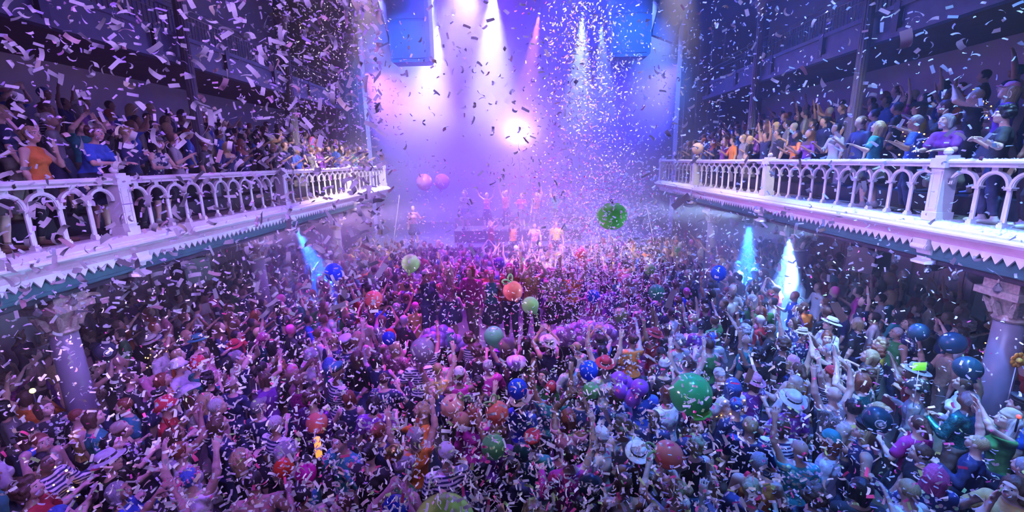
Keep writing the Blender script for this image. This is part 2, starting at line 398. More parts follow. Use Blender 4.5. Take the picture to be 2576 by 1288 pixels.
    MB().box((xa, Y0, GZ), (xb, Y1, GZ+.16)).build('lower_beam', M_fascia, g)
    MB().box((xa, Y0, GZ+.60), (xb, Y1, GZ+.70)).build('upper_beam', M_fascia, g)
    pa, pb = sorted((sx*(GX-.03), sx*(GX+.03)))
    for k in range(9):
        ya = Y0+BAY/2*k; yb = ya+BAY/2-.22
        MB().box((pa, ya, GZ+.16), (pb, min(yb, Y1), GZ+.60)).build('fascia_board', M_fascia, g)
        qa, qb = sorted((sx*(GX-.12), sx*(GX-.02)))
        MB().box((qa, yb+.03, GZ+.10), (qb, yb+.19, GZ+.72)).build('stile', M_iron, g)
    bars = MB().box((sx*GX-.008, -.008, GZ+.70), (sx*GX+.008, .008, GZ+1.25)).mesh('railing_bar', M_iron)
    y = 2.0
    while y < Y1-.1:
        put('railing_bar', bars, g, (0, y, 0)); y += .125
    for z, r in ((GZ+1.27, .022), (GZ+1.12, .012)):
        MB().tube([(sx*GX, Y0, z), (sx*GX, Y1, z)], r, 8).build('handrail', M_iron, g)
    MB().tube([(sx*(GX+.28), Y0, GZ+1.55), (sx*(GX+.28), Y1, GZ+1.55)], .02, 8).build('handrail', M_iron, g)
    sp = MB().tube([(sx*GX, 0, GZ+1.25), (sx*(GX+.28), 0, GZ+1.55)], .012, 6).mesh('rail_bracket', M_iron)
    for k in range(9): put('rail_bracket', sp, g, (0, Y0+1.2+2.5*k, 0))
    for k, y in enumerate((11.5, 16.5)):
        c = thing('gallery_column', f'{["nearer","farther"][k]} slim fluted column rising to the gallery on the {SIDE[sx]} side', 'column', (sx*8.25, y, 0))
        sh = MB(); n = 24; vs = []
        for z, r in ((ZB+.30, .13), (GZ+2.1, .115)):
            for q in range(n): a = 2*PI*q/n; rr = r*(1 if q % 2 else .86); vs.append((rr*math.cos(a), rr*math.sin(a), z))
        sh.add(vs, [(q, (q+1) % n, n+(q+1) % n, n+q) for q in range(n)]+[tuple(range(n))[::-1], tuple(range(n, 2*n))])
        sh.build('shaft', M_column, c)
        MB().lathe([(.13, GZ+2.1), (.16, GZ+2.13), (.13, GZ+2.17), (.16, GZ+2.35), (.24, GZ+2.5)], n=16).box((-.26, -.26, GZ+2.5), (.26, .26, GZ+2.6)).build('capital', M_gold, c)
        MB().lathe([(.15, GZ+2.6), (.13, GZ+2.7), (.12, ZC)], n=16).build('upper_shaft', M_column, c)
        MB().box((-.19, -.19, ZB+.30), (.19, .19, ZB+.75)).build('plinth', M_column, c)

# ---------------------------------------------------------------- stage
STZ = 1.25
st = thing('stage', 'low black stage platform across the end of the hall in purple haze', 'stage')
MB().box((-7.3, 19.2, 0), (7.3, 27.6, STZ-.05)).build('platform', M_black, st)
MB().box((-7.35, 19.12, STZ-.05), (7.35, 27.6, STZ)).build('deck', mat('stage_deck', (.10, .09, .12), .35), st)
MB().box((-3.6, 23.2, STZ), (3.6, 27.0, STZ+.8)).build('riser', M_black, st)
# hanging speakers either side of the stage opening
def speaker(px0, px1, py1, y, lab, flap):
    a = at_y(px0, py1, y); b = at_y(px1, py1, y)
    z0 = (a[2]+b[2])/2; cx = (a[0]+b[0])/2; hw = abs(b[0]-a[0])/2
    t = thing('hanging_speaker', lab, 'speaker', (cx, y, z0))
    mcab = mat('blue_cabinet', (.16, .26, .55), .5)  # blue light on the dark cabinet put into its base colour
    cab = MB().prism([(-hw+.0, .06), (-hw+.06, 0), (hw-.12, 0), (hw, .12), (hw+.02, 3.4), (-hw-.06, 3.4)], 1, 0, .9)
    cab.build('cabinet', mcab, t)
    MB().box((-hw+.1, -.03, .15), (hw-.15, .002, 1.65)).box((-hw+.1, -.03, 1.75), (hw-.15, .002, 3.25)).build('grille', mat('speaker_grille', (.13, .22, .5), .7, scale=60, bump=.4), t)  # grille colour carries the same blue light
    for x in (-hw*.6, hw*.6): MB().tube([(x, .45, 3.4), (x, .45, ZC-z0)], .015, 6).build('cable', M_iron, t)
    s = -1 if flap < 0 else 1
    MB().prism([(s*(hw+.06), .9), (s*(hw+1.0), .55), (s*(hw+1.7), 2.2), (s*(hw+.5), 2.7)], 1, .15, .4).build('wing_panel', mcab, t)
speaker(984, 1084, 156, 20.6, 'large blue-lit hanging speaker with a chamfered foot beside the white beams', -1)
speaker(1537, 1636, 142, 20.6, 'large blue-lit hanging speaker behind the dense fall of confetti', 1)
# trusses that carry the lamps
def truss(y, z, x0, x1, lab):
    t = thing('lighting_truss', lab, 'truss')
    for dy, dz in ((0, 0), (.3, 0), (0, .3), (.3, .3)): MB().tube([(x0, y+dy, z+dz), (x1, y+dy, z+dz)], .025, 6).build('chord', M_iron, t)
    n = int((x1-x0)/.5); zz = MB()
    for k in range(n):
        xa = x0+k*.5
        zz.tube([(xa, y, z), (xa+.5, y, z+.3)], .012, 5).tube([(xa, y+.3, z), (xa+.5, y+.3, z+.3)], .012, 5)
    tag(zz.build('lacing', M_iron, t), kind='stuff')
truss(24.3, 14.4, -6, 6, 'black lighting truss high above the stage')
truss(14.0, 14.6, -6, 6, 'black lighting truss across the middle of the hall ceiling')
truss(3.4, 14.6, -6, 6, 'black lighting truss over the near end of the hall')
truss(0.7, 14.6, -4, 4, 'black lighting truss over the back of the hall')
# housings of the lamps, added ones included
def lamp_housing(loc, tgt, col, lab, power=6, big=1):
    d = (tgt-loc).normalized()
    t = thing('stage_lamp', lab, 'lamp', loc)
    t.rotation_euler = d.to_track_quat('-Z', 'Y').to_euler()
    b = MB(); n = 16
    prof = [(.075, -.0), (.10, .02), (.11, .16), (.09, .30), (.05, .34)]
    vs = [(r*math.cos(2*PI*k/n), r*math.sin(2*PI*k/n), z+.03) for r, z in prof for k in range(n)]
    b.add(vs, [(i*n+k, i*n+(k+1) % n, (i+1)*n+(k+1) % n, (i+1)*n+k) for i in range(len(prof)-1) for k in range(n)]+[tuple(range((len(prof)-1)*n, len(prof)*n))])
    b.build('housing', M_black, t)
    MB().lathe([(.07, .075), (.05, .068), (.02, .064)], n=14).build('lens', lens_mat('lamp_lens', tuple(.5+.5*c for c in col), power), t)
    MB().tube([(-.13, 0, .18), (-.13, 0, .40), (.13, 0, .40), (.13, 0, .18)], .014, 6).build('yoke', M_black, t)
    if big > 1: t.scale = (big,)*3
    Rm = t.rotation_euler.to_matrix().transposed(); z = loc.z
    H = ZB-.44-z if z < 3.4 else 14.6-z if loc.y < 0 else STZ-z if big > 2 else (14.45 if z < 14.4 else 14.65)-z
    MB().tube([(0, 0, .40), tuple(Rm @ Vector((0, 0, H/big)))], .012, 6).build('hanger' if big < 2 else 'stand', M_black, t)

for sx, nm in ((-1, 'purple-lit'), (1, 'cyan-lit')):
    t = thing('loudspeaker', f'black wedge loudspeaker slung under the {nm} balcony', 'speaker', (sx*8.1, 10.2, 2.55), sx*.5)
    MB().prism([(-.42, -.25), (.42, -.25), (.34, .32), (-.34, .32)], 1, -.28, .28).build('cabinet', M_black, t)
    MB().box((-.33, -.30, -.2), (.33, -.279, .27)).build('grille', mat('loudspeaker_grille', (.05, .05, .06), .7, scale=80, bump=.4), t)
    for q in (-.3, .3): MB().box((q-.015, -.03, .30), (q+.015, .03, .97)).build('bracket', M_black, t)
    for k, (x, y) in enumerate(((7.35, 7.7), (7.3, 6.9), (7.3, 9.0))):
        o = thing('moving_light', f'switched-off black moving light, {["second", "nearest", "third"][k]} along under the {nm} balcony', 'lamp', (sx*x, y, 3.08), k*.7)
        MB().box((-.16, -.13, .30), (.16, .13, .42)).build('base', M_black, o)
        MB().box((-.20, -.05, -.05), (-.16, .05, .32)).box((.16, -.05, -.05), (.20, .05, .32)).box((-.20, -.05, .27), (.20, .05, .32)).build('yoke', M_black, o)
        MB().lathe([(.08, -.18), (.12, -.12), (.14, .02), (.11, .14), (.05, .18)], n=14, axis=(.2, -.6, .6)).build('head', M_black, o, True)
        MB().lathe([(.10, .0), (.08, .02), (.03, .03)], (-.04, .11, -.11), n=12, axis=(-.2, .6, -.6)).build('lens', M_glass, o)
for sx, nm in ((-1, 'purple-lit'), (1, 'cyan-lit')):  # housings for the added strip lights
    t = thing('light_batten', f'long slim black light batten under the edge of the {nm} balcony', 'lamp', (sx*6.71, 9.3, 3.245))
    MB().box((-.05, -7.6, -.04), (.05, 7.6, .04)).build('housing', M_black, t)
    a, b = sorted((-sx*.05, -sx*.056)); MB().box((a, -7.5, -.025), (b, 7.5, .025)).build('lens_strip', M_glass, t)
    br_ = MB().box((-.015, -.03, .04), (.015, .03, ZB-.62-3.245)).mesh('bracket', M_black)
    for k in range(7): put('bracket', br_, t, (0, -7.2+2.4*k, 0))
# ---------------------------------------------------------------- people: bodies as one continuous surface grown from a distance field
def prim_cap(a, b, ra, rb, k=.02): return ('c', np.array(a, float), np.array(b, float), ra, rb, k)
def prim_ell(c, r, k=.02, M=None): return ('e', np.array(c, float), np.array(r, float), np.eye(3) if M is None else M, 0, k)
def prim_box(p):
    if p[0] == 'c':
        r = max(p[3], p[4]); return np.minimum(p[1], p[2])-r, np.maximum(p[1], p[2])+r
    r = max(p[2]) if not np.allclose(p[3], np.eye(3)) else p[2]
    return p[1]-r, p[1]+r
def field(prims, h, cut=None, warp=None, infl=0.0):
    lo = np.min([prim_box(p)[0] for p in prims], 0)-infl-2.5*h; hi = np.max([prim_box(p)[1] for p in prims], 0)+infl+2.5*h
    n = np.ceil((hi-lo)/h).astype(int)+1
    D = np.full(n, .25, np.float32); ID = None
    ax = [lo[i]+h*np.arange(n[i]) for i in range(3)]
    for p in prims:
        a, b = prim_box(p); k = p[5]; mrg = k+infl+2.5*h
        i0 = np.maximum(0, np.floor((a-mrg-lo)/h).astype(int)); i1 = np.minimum(n, np.ceil((b+mrg-lo)/h).astype(int)+1)
        X, Y, Z = np.meshgrid(*[ax[i][i0[i]:i1[i]] for i in range(3)], indexing='ij')
        P = np.stack([X, Y, Z], -1)
        if p[0] == 'c':
            ab = p[2]-p[1]; L = ab @ ab+1e-12; q = P-p[1]; t = np.clip(q @ ab/L, 0, 1)
            d = np.linalg.norm(q-t[..., None]*ab, axis=-1)-(p[3]+(p[4]-p[3])*t)
        else:
            q = (P-p[1]) @ p[3]; u = q/p[2]; k0 = np.linalg.norm(u, axis=-1); k1 = np.linalg.norm(u/p[2], axis=-1)+1e-9
            d = k0*(k0-1)/k1
        d = d-infl
        s = tuple(slice(i0[i], i1[i]) for i in range(3)); D0 = D[s]
        hh = np.maximum(k-np.abs(D0-d), 0)/k
        D[s] = np.minimum(D0, d)-hh*hh*k/4
    if cut is not None or warp is not None:
        X, Y, Z = np.meshgrid(*ax, indexing='ij'); P = np.stack([X, Y, Z], -1)
        if warp is not None: D = D+warp(P)
        if cut is not None: D = np.maximum(D, cut(P))
    D[0], D[-1] = .25, .25; D[:, 0], D[:, -1] = .25, .25; D[:, :, 0], D[:, :, -1] = .25, .25
    return D, lo
def surface_nets(D, lo, h):
    S = D < 0; n = np.array(D.shape)
    cnt = np.zeros(n-1, np.float32); acc = np.zeros((*(n-1), 3), np.float32)
    for axis in range(3):
        s0 = [slice(None)]*3; s1 = [slice(None)]*3; s0[axis] = slice(0, -1); s1[axis] = slice(1, None)
        A, B = D[tuple(s0)], D[tuple(s1)]; x = (A < 0) != (B < 0)
        t = np.where(x, A/(A-B+1e-12), 0)
        o = [a for a in range(3) if a != axis]
        for da in (0, 1):
            for db in (0, 1):
                sl = [None]*3; sl[axis] = slice(None)
                sl[o[0]] = slice(da, n[o[0]]-1+da); sl[o[1]] = slice(db, n[o[1]]-1+db)
                xx = x[tuple(sl)]; tt = t[tuple(sl)]
                cnt += xx; acc[..., axis] += np.where(xx, tt, 0); acc[..., o[0]] += xx*da; acc[..., o[1]] += xx*db
    act = cnt > 0; idx = np.full(cnt.shape, -1, np.int64); idx[act] = np.arange(act.sum())
    c = np.argwhere(act); V = (c+acc[act]/cnt[act][:, None])*h+lo
    Fs = []
    for axis in range(3):
        o = [(axis+1) % 3, (axis+2) % 3]
        s0 = [slice(1, -1)]*3; s1 = [slice(1, -1)]*3; s0[axis] = slice(0, -1); s1[axis] = slice(1, None)
        A, B = S[tuple(s0)], S[tuple(s1)]
        e = np.argwhere(A != B); off = np.ones(3, int); off[axis] = 0; e = e+off
        flip = S[tuple(e.T)]
        q = []
        for da, db in ((-1, -1), (0, -1), (0, 0), (-1, 0)):
            d = np.zeros(3, int); d[o[0]] = da; d[o[1]] = db; q.append(idx[tuple((e+d).T)])
        q = np.stack(q, 1); q[~flip] = q[~flip][:, ::-1]; Fs.append(q)
    return V.astype(np.float32), np.concatenate(Fs)
def relax(V, Fq, it=1):
    for _ in range(it):
        acc = np.zeros_like(V); c = np.zeros(len(V))
        for a, b in ((0, 1), (1, 2), (2, 3), (3, 0)):
            np.add.at(acc, Fq[:, a], V[Fq[:, b]]); np.add.at(c, Fq[:, a], 1); np.add.at(acc, Fq[:, b], V[Fq[:, a]]); np.add.at(c, Fq[:, b], 1)
        V = .5*V+.5*(acc/c[:, None]).astype(np.float32)
    return V
def np_mesh(name, V, Fq, m=None, smooth=True):
    me = bpy.data.meshes.new(name); k = Fq.shape[1]
    me.vertices.add(len(V)); me.vertices.foreach_set('co', np.asarray(V, np.float32).ravel())
    me.loops.add(Fq.size); me.loops.foreach_set('vertex_index', Fq.astype(np.int32).ravel())
    me.polygons.add(len(Fq)); me.polygons.foreach_set('loop_start', (np.arange(len(Fq))*k).astype(np.int32))
    if smooth: me.polygons.foreach_set('use_smooth', np.ones(len(Fq), bool))
    if m is not None: me.materials.append(m)
    me.update(calc_edges=True); return me
def grow(name, prims, h, m, it=1, **kw):
    D, lo = field(prims, h, **kw); V, Fq = surface_nets(D, lo, h); V = relax(V, Fq, it)
    return np_mesh(name, V, Fq, m)

# materials that take each object's own colour
def ocol_mat(name, rough=.6, kind='plain', metal=0.0):
    m = bpy.data.materials.new(name); m.use_nodes = True; nt = m.node_tree; N = nt.nodes; L = nt.links; b = N['Principled BSDF']
    b.inputs['Roughness'].default_value = rough; b.inputs['Metallic'].default_value = metal
    oi = N.new('ShaderNodeObjectInfo'); tc = N.new('ShaderNodeTexCoord')
    def mix(fac, c1, c2, mode='MIX'):
        x = N.new('ShaderNodeMix'); x.data_type = 'RGBA'; x.blend_type = mode
        L.new(fac, x.inputs[0]) if not isinstance(fac, float) else setattr(x.inputs[0], 'default_value', fac)
        for c, i in ((c1, 6), (c2, 7)):
            if isinstance(c, tuple): x.inputs[i].default_value = c
            else: L.new(c, x.inputs[i])
        return x.outputs[2]
    col = oi.outputs['Color']
    if kind in ('plain', 'hair'):
        nz = N.new('ShaderNodeTexNoise'); nz.inputs['Scale'].default_value = 18 if kind == 'plain' else 90; nz.inputs['Detail'].default_value = 2
        L.new(tc.outputs['Object'], nz.inputs['Vector'])
        if kind == 'hair':
            mp = N.new('ShaderNodeMapping'); mp.inputs['Scale'].default_value = (1, 1, .12); L.new(tc.outputs['Object'], mp.inputs['Vector']); L.new(mp.outputs[0], nz.inputs['Vector'])
        dk = mix(.45 if kind == 'plain' else .75, col, (.0, .0, .0, 1)); col = mix(nz.outputs['Fac'], dk, col)
        bp = N.new('ShaderNodeBump'); bp.inputs['Strength'].default_value = .5; bp.inputs['Distance'].default_value = .012; L.new(nz.outputs['Fac'], bp.inputs['Height']); L.new(bp.outputs[0], b.inputs['Normal'])
    elif kind == 'stripe':
        wv = N.new('ShaderNodeTexWave'); wv.bands_direction = 'Z'; wv.inputs['Scale'].default_value = 7; wv.inputs['Distortion'].default_value = .6; L.new(tc.outputs['Object'], wv.inputs['Vector'])
        gt = N.new('ShaderNodeMath'); gt.operation = 'GREATER_THAN'; gt.inputs[1].default_value = .5; L.new(wv.outputs['Fac'], gt.inputs[0]); col = mix(gt.outputs[0], col, (.75, .75, .75, 1))
    elif kind == 'print':
        vo = N.new('ShaderNodeTexVoronoi'); vo.inputs['Scale'].default_value = 16; L.new(tc.outputs['Object'], vo.inputs['Vector'])
        gt = N.new('ShaderNodeMath'); gt.operation = 'LESS_THAN'; gt.inputs[1].default_value = .38; L.new(vo.outputs['Distance'], gt.inputs[0])
        pc = mix(.55, vo.outputs['Color'], (.7, .7, .6, 1)); col = mix(gt.outputs[0], col, pc)
    elif kind == 'sequin':
        vo = N.new('ShaderNodeTexVoronoi'); vo.inputs['Scale'].default_value = 70; L.new(tc.outputs['Object'], vo.inputs['Vector'])
        nm = N.new('ShaderNodeBump'); nm.inputs['Strength'].default_value = 1.0; nm.inputs['Distance'].default_value = .02
        sx = N.new('ShaderNodeSeparateColor'); L.new(vo.outputs['Color'], sx.inputs[0]); L.new(sx.outputs[0], nm.inputs['Height']); L.new(nm.outputs[0], b.inputs['Normal'])
        dk = mix(.7, col, (0, 0, 0, 1)); col = mix(sx.outputs[1], dk, col)
    elif kind == 'skin':
        at = N.new('ShaderNodeAttribute'); at.attribute_name = 'hl'
        sp = N.new('ShaderNodeSeparateXYZ'); L.new(at.outputs['Vector'], sp.inputs[0])
        ab = N.new('ShaderNodeMath'); ab.operation = 'ABSOLUTE'; L.new(sp.outputs[0], ab.inputs[0])
        def ell(xs, cx, cz, rx, rz):
            def aff(s, c, r):
                q = N.new('ShaderNodeMath'); q.operation = 'MULTIPLY_ADD'; L.new(s, q.inputs[0]); q.inputs[1].default_value = 1/r; q.inputs[2].default_value = -c/r
                q2 = N.new('ShaderNodeMath'); q2.operation = 'MULTIPLY'; L.new(q.outputs[0], q2.inputs[0]); L.new(q.outputs[0], q2.inputs[1]); return q2.outputs[0]
            a = N.new('ShaderNodeMath'); a.operation = 'ADD'; L.new(aff(xs, cx, rx), a.inputs[0]); L.new(aff(sp.outputs[2], cz, rz), a.inputs[1])
            lt = N.new('ShaderNodeMath'); lt.operation = 'LESS_THAN'; lt.inputs[1].default_value = 1; L.new(a.outputs[0], lt.inputs[0])
            fr = N.new('ShaderNodeMath'); fr.operation = 'GREATER_THAN'; fr.inputs[1].default_value = .045; L.new(sp.outputs[1], fr.inputs[0])
            mu = N.new('ShaderNodeMath'); mu.operation = 'MULTIPLY'; L.new(lt.outputs[0], mu.inputs[0]); L.new(fr.outputs[0], mu.inputs[1]); return mu.outputs[0]
        lip = mix(.6, col, (.55, .06, .08, 1)); col = mix(ell(sp.outputs[0], 0, -.057, .026, .010), col, lip)
        brow = mix(.85, col, (.03, .02, .015, 1)); col = mix(ell(ab.outputs[0], .033, .034, .020, .005), col, brow)
        col = mix(ell(ab.outputs[0], .032, .010, .0155, .0085), col, (.75, .73, .72, 1)); col = mix(ell(ab.outputs[0], .032, .010, .0075, .008), col, (.02, .015, .012, 1))
    L.new(col, b.inputs['Base Color'])
    return m
M_skin = ocol_mat('skin', .5, 'skin'); M_hair = ocol_mat('hair_strands', .45, 'hair'); M_cloth = ocol_mat('plain_cloth', .75, 'plain')
M_stripe = ocol_mat('striped_cloth', .75, 'stripe'); M_print = ocol_mat('leafy_print_cloth', .7, 'print'); M_seq = ocol_mat('sequin_cloth', .3, 'sequin', .6)

def rot_xyz(rx=0, rz=0, ry=0):
    return np.array((Matrix.Rotation(rz, 3, 'Z') @ Matrix.Rotation(rx, 3, 'X') @ Matrix.Rotation(ry, 3, 'Y')))
ARMS = {'down': ((.22, .02, -1), (.12, .3, -1)), 'up': ((.42, .12, 1), (.0, .22, 1)), 'wide': ((.85, .15, .6), (.30, .15, 1)), 'bent': ((.38, .2, -.9), (-.15, .8, .5)),
        'clap': ((.30, .75, .55), (-.62, .3, .8)), 'reach': ((.25, .8, .65), (.05, .65, .8)), 'mouth': ((.45, .45, -.75), (-.60, .3, .85)), 'rest': ((.22, .42, -.85), (-.35, 1.0, .0)), 'side': ((.5, .1, -.8), (.45, .55, .35))}
def hand(prims, W, d, nrm, k=.004, fist=False):
    d = d/np.linalg.norm(d); nrm = nrm-d*(nrm @ d); nrm /= np.linalg.norm(nrm); s = np.cross(d, nrm)
    curl = 1.5 if fist else .28
    for off, ln, spr in ((-.030, .82, -.16), (-.011, 1.0, -.05), (.010, .97, .05), (.030, .76, .17)):
        kn = W+d*.088+s*off
        prims.append(prim_cap(W+s*off*.55, kn, .015, .0125, .012))
        f1 = d*math.cos(curl)+nrm*math.sin(curl)+s*spr; f1 /= np.linalg.norm(f1); f2 = d*math.cos(2.2*curl)+nrm*math.sin(2.2*curl)+s*spr; f2 /= np.linalg.norm(f2)
        p1 = kn+f1*.044*ln; prims.append(prim_cap(kn, p1, .0105, .0095, k)); prims.append(prim_cap(p1, p1+f2*.040*ln, .0095, .008, k))
    t0 = W+d*.02-s*.022; t1 = t0+(d*.55-s*.75+nrm*.25)*.045; prims.append(prim_cap(t0, t1, .0145, .011, .008)); prims.append(prim_cap(t1, t1+(d*.9-s*.3+nrm*.3)*.034, .011, .009, k))
class Body: pass
def make_body(sex, aL, aR, hp=.25, hy=0.0, lean=0.0, h=.0115, fist=(False, False), step=0.0):
    B = Body(); f = sex == 'f'
    hip = np.array([0, 0, .95]); Rl = rot_xyz(-lean)
    T = lambda p: Rl @ (np.array(p, float)-hip)+hip+np.array([0, -.10*lean, 0])
    sw = .165 if f else .19
    tor = [prim_ell(T((0, 0, .955)), (.165 if f else .155, .115, .12), .05, Rl), prim_ell(T((0, 0, 1.11)), (.118 if f else .14, .092, .15), .06, Rl), prim_ell(T((0, -.005, 1.29)), (.142 if f else .168, .105 if f else .118, .155), .06, Rl)]
    if f: tor += [prim_ell(T((q*.062, .085, 1.27)), (.058, .05, .055), .04, Rl) for q in (-1, 1)]
    sh = [prim_cap(T((-sw+.035, -.01, 1.405)), T((sw-.035, -.01, 1.405)), .055, .055, .05), prim_ell(T((0, -.02, 1.425)), (.10, .06, .055), .04, Rl)]
    Rh = rot_xyz(hp, hy); nb = T((0, -.012, 1.43)); hc = nb+Rl @ np.array([0, .03, .085])+Rh @ np.array([0, .022, .125])
    B.hc, B.Rh = hc, Rh
    H = lambda p: Rh @ np.array(p, float)+hc
    head = [prim_cap(nb, hc+Rh @ np.array([0, -.03, -.06]), .052 if not f else .045, .052 if not f else .045, .03),
            prim_ell(H((0, -.012, .022)), (.074, .093, .098), .03, Rh), prim_ell(H((0, .022, -.045)), (.058, .066, .070), .03, Rh), prim_cap(H((0, .055, -.088)), H((0, .062, -.085)), .020, .020, .03),
            prim_cap(H((0, .082, .022)), H((0, .108, -.022)), .010, .015, .012), prim_ell(H((0, .082, -.057)), (.025, .014, .013), .012, Rh), prim_cap(H((-.04, .072, .036)), H((.04, .072, .036)), .016, .016, .02)]
    head += [prim_ell(H((q*.077, -.008, -.002)), (.012, .022, .034), .008, Rh) for q in (-1, 1)] + [prim_ell(H((q*.042, .062, -.022)), (.022, .02, .022), .03, Rh) for q in (-1, 1)]
    legs = []; B.feet = []; shoes = []; bl = []
    for q in (-1, 1):
        st = step*q; hj = np.array([q*.088, 0, .90]); kn = np.array([q*.105, .035+st, .49]); an = np.array([q*.115, -.03+st*1.3, .09]); toe = np.array([q*.135, .13+st*1.3, .03])
        legs += [prim_cap(hj, kn, .09 if f else .083, .055, .04), prim_cap(kn, an, .054, .036, .03), prim_ell((kn*.62+an*.38)+np.array([0, -.025, 0]), (.05, .055, .11), .03)]
        shoes += [prim_cap(an-np.array([0, .015, .045]), toe, .044, .036, .03), prim_cap(an-np.array([0, .03, .05]), an+np.array([0, 0, .02]), .044, .042, .02)]
        bl += [prim_cap(an-np.array([0, .01, .04]), toe, .036, .026, .03)]
    arms = []; hands = []; B.sleeve = []; B.wrists = []
    for q, nm, fi in ((-1, aL, fist[0]), (1, aR, fist[1])):
        u, v = ARMS[nm]; u = np.array([u[0]*q, u[1], u[2]]); v = np.array([v[0]*q, v[1], v[2]]); u /= np.linalg.norm(u); v /= np.linalg.norm(v)
        S = T((q*sw, -.01, 1.40)); 
        if u[2] > .3: S = S+Rl @ np.array([-q*.015, 0, .03])
        E_ = S+u*.275; W = E_+v*.245
        arms += [prim_cap(S, E_, .048 if f else .056, .036 if f else .042, .04), prim_cap(E_, W, .038 if f else .044, .024 if f else .028, .02), prim_ell(E_*.7+W*.3, (.04, .04, .04), .03)]
        B.sleeve.append((S, E_, W)); B.wrists.append(W)
        side = np.array([-q*.4, .9, .1]) if abs(v[2]) > .5 else np.array([0, .1, -1.0])
        hand(hands, W, v, side, fist=fi)
    B.tor, B.sh, B.legs, B.shoes, B.T, B.Rl, B.f, B.head, B.hip = tor, sh, legs, shoes, T, Rl, f, head, hip
    B.all = tor+sh+head+legs+bl+arms+hands
    B.low = tor+sh+head+legs+arms+[prim_cap(W, W+(W-E_)/np.linalg.norm(W-E_)*.15, .034, .026, .02) for (S, E_, W) in B.sleeve]
    if h:
        D, lo = field(B.all, h); V, Fq = surface_nets(D, lo, h); V = relax(V, Fq, 1)
        me = np_mesh('body', V, Fq, M_skin)
        hl = ((V-hc) @ Rh).astype(np.float32); at = me.attributes.new('hl', 'FLOAT_VECTOR', 'POINT'); at.data.foreach_set('vector', hl.ravel())
        B.mesh = me
    return B
def top_prims(B, kind):
    pr = list(B.tor)
    sl = {'tee': .62, 'long': 2, 'vest': 0}[kind]
    w = .62 if kind == 'vest' else 1
    a, b = B.sh[0][1], B.sh[0][2]; c = (a+b)/2
    pr += [prim_cap(c+(a-c)*w, c+(b-c)*w, .052, .052, .05), B.sh[1]]
    for S, E_, W in B.sleeve:
        if sl == .62: pr.append(prim_cap(S, S+(E_-S)*.66, .056, .056, .04))
        elif sl == 2: pr += [prim_cap(S, E_, .054, .046, .04), prim_cap(E_, E_+(W-E_)*.93, .046, .034, .02)]
    return pr
def make_top(B, kind, h=.016):
    n = B.Rl @ np.array([0, 0, 1.0]); p0 = B.T((0, 0, .86)); nk = B.T((0, .01, 1.50))
    n2 = B.Rl @ np.array([0, -.25, 1.0])
    cut = lambda P: np.maximum((p0-P) @ n, (P-B.T((0, 0, 1.47))) @ n2)
    me = grow('top', top_prims(B, kind), h, M_cloth, 1, cut=cut, infl=.013, warp=lambda P: .004*np.sin(P[..., 2]*55+9*P[..., 0])*np.sin(P[..., 0]*38+P[..., 1]*30))
    return me
def make_trousers(B, h=.016):
    pr = [B.tor[0]]+B.legs
    return grow('trousers', pr, h, M_cloth, 1, infl=.013, cut=lambda P: np.maximum(.13-P[..., 2], P[..., 2]-.99), warp=lambda P: .003*np.sin(P[..., 2]*45))
def make_skirt(B, h=.018):
    pr = [B.tor[0], prim_cap((0, 0, .98), (0, 0, .62), .13, .25, .05)]
    return grow('skirt', pr, h, M_cloth, 1, infl=.015, cut=lambda P: np.maximum(.50-P[..., 2], P[..., 2]-1.0), warp=lambda P: .012*np.sin(9*np.arctan2(P[..., 1], P[..., 0]))*np.clip(1-P[..., 2], 0, .5)*2)

# hair and hats, built about the head's own centre (face towards +y)
def hair_mesh(kind, h=.0085):
    cap = [prim_ell((0, -.016, .030), (.083, .098, .100), .02)]
    face = lambda P: np.maximum(P[..., 1]-.052-.55*np.clip(P[..., 2]-.03, -.2, .2), np.minimum(.0, 0)-P[..., 2]-.075)
    wav = lambda P: .0035*np.sin(P[..., 0]*130+20*P[..., 2])*np.cos(P[..., 1]*95)
    if kind == 'short': return grow('hair', cap, h, M_hair, 1, cut=face, warp=wav, infl=.004)
    if kind == 'crop': return grow('hair', cap, h, M_hair, 1, cut=lambda P: np.maximum(face(P), -P[..., 2]-.03), infl=-.002)
    if kind == 'bob':
        pr = cap+[prim_cap((q*.07, -.02, .03), (q*.078, -.02, -.09), .034, .03, .04) for q in (-1, 1)]+[prim_cap((0, -.07, .0), (0, -.085, -.09), .06, .05, .05)]
        return grow('hair', pr, h, M_hair, 1, cut=lambda P: P[..., 1]-.05-.5*np.clip(P[..., 2]-.03, -.02, .2), warp=wav, infl=.004)
    if kind == 'long':
        pr = cap+[prim_cap((q*.07, -.03, .03), (q*.085, -.05, -.16), .034, .034, .04) for q in (-1, 1)]+[prim_cap((q*.045, -.08, .0), (q*.05, -.12, -.30), .05, .035, .05) for q in (-1, 0, 1)]
        return grow('hair', pr, h, M_hair, 1, cut=lambda P: P[..., 1]-.045-.5*np.clip(P[..., 2]-.03, -.02, .2), warp=wav, infl=.004)
    if kind == 'bun':
        return grow('hair', cap+[prim_ell((0, -.10, .10), (.045, .042, .042), .015)], h, M_hair, 1, cut=face, warp=wav, infl=.002)
    if kind == 'tail':
        return grow('hair', cap+[prim_cap((0, -.10, .07), (0, -.16, .02), .03, .034, .02), prim_cap((0, -.16, .02), (0, -.17, -.20), .034, .018, .02)], h, M_hair, 1, cut=face, warp=wav, infl=.002)
    r2 = np.random.default_rng(5); pr = []
    for _ in range(70):
        u = r2.normal(size=3); u /= np.linalg.norm(u)
        if u[1] > .35 and u[2] < .45: continue
        if u[2] < -.6: continue
        pr.append(prim_ell(np.array([0, -.02, .03])+u*np.array([.095, .10, .105]), (.034,)*3, .012))
    return grow('hair', pr+cap, h, M_hair, 1)
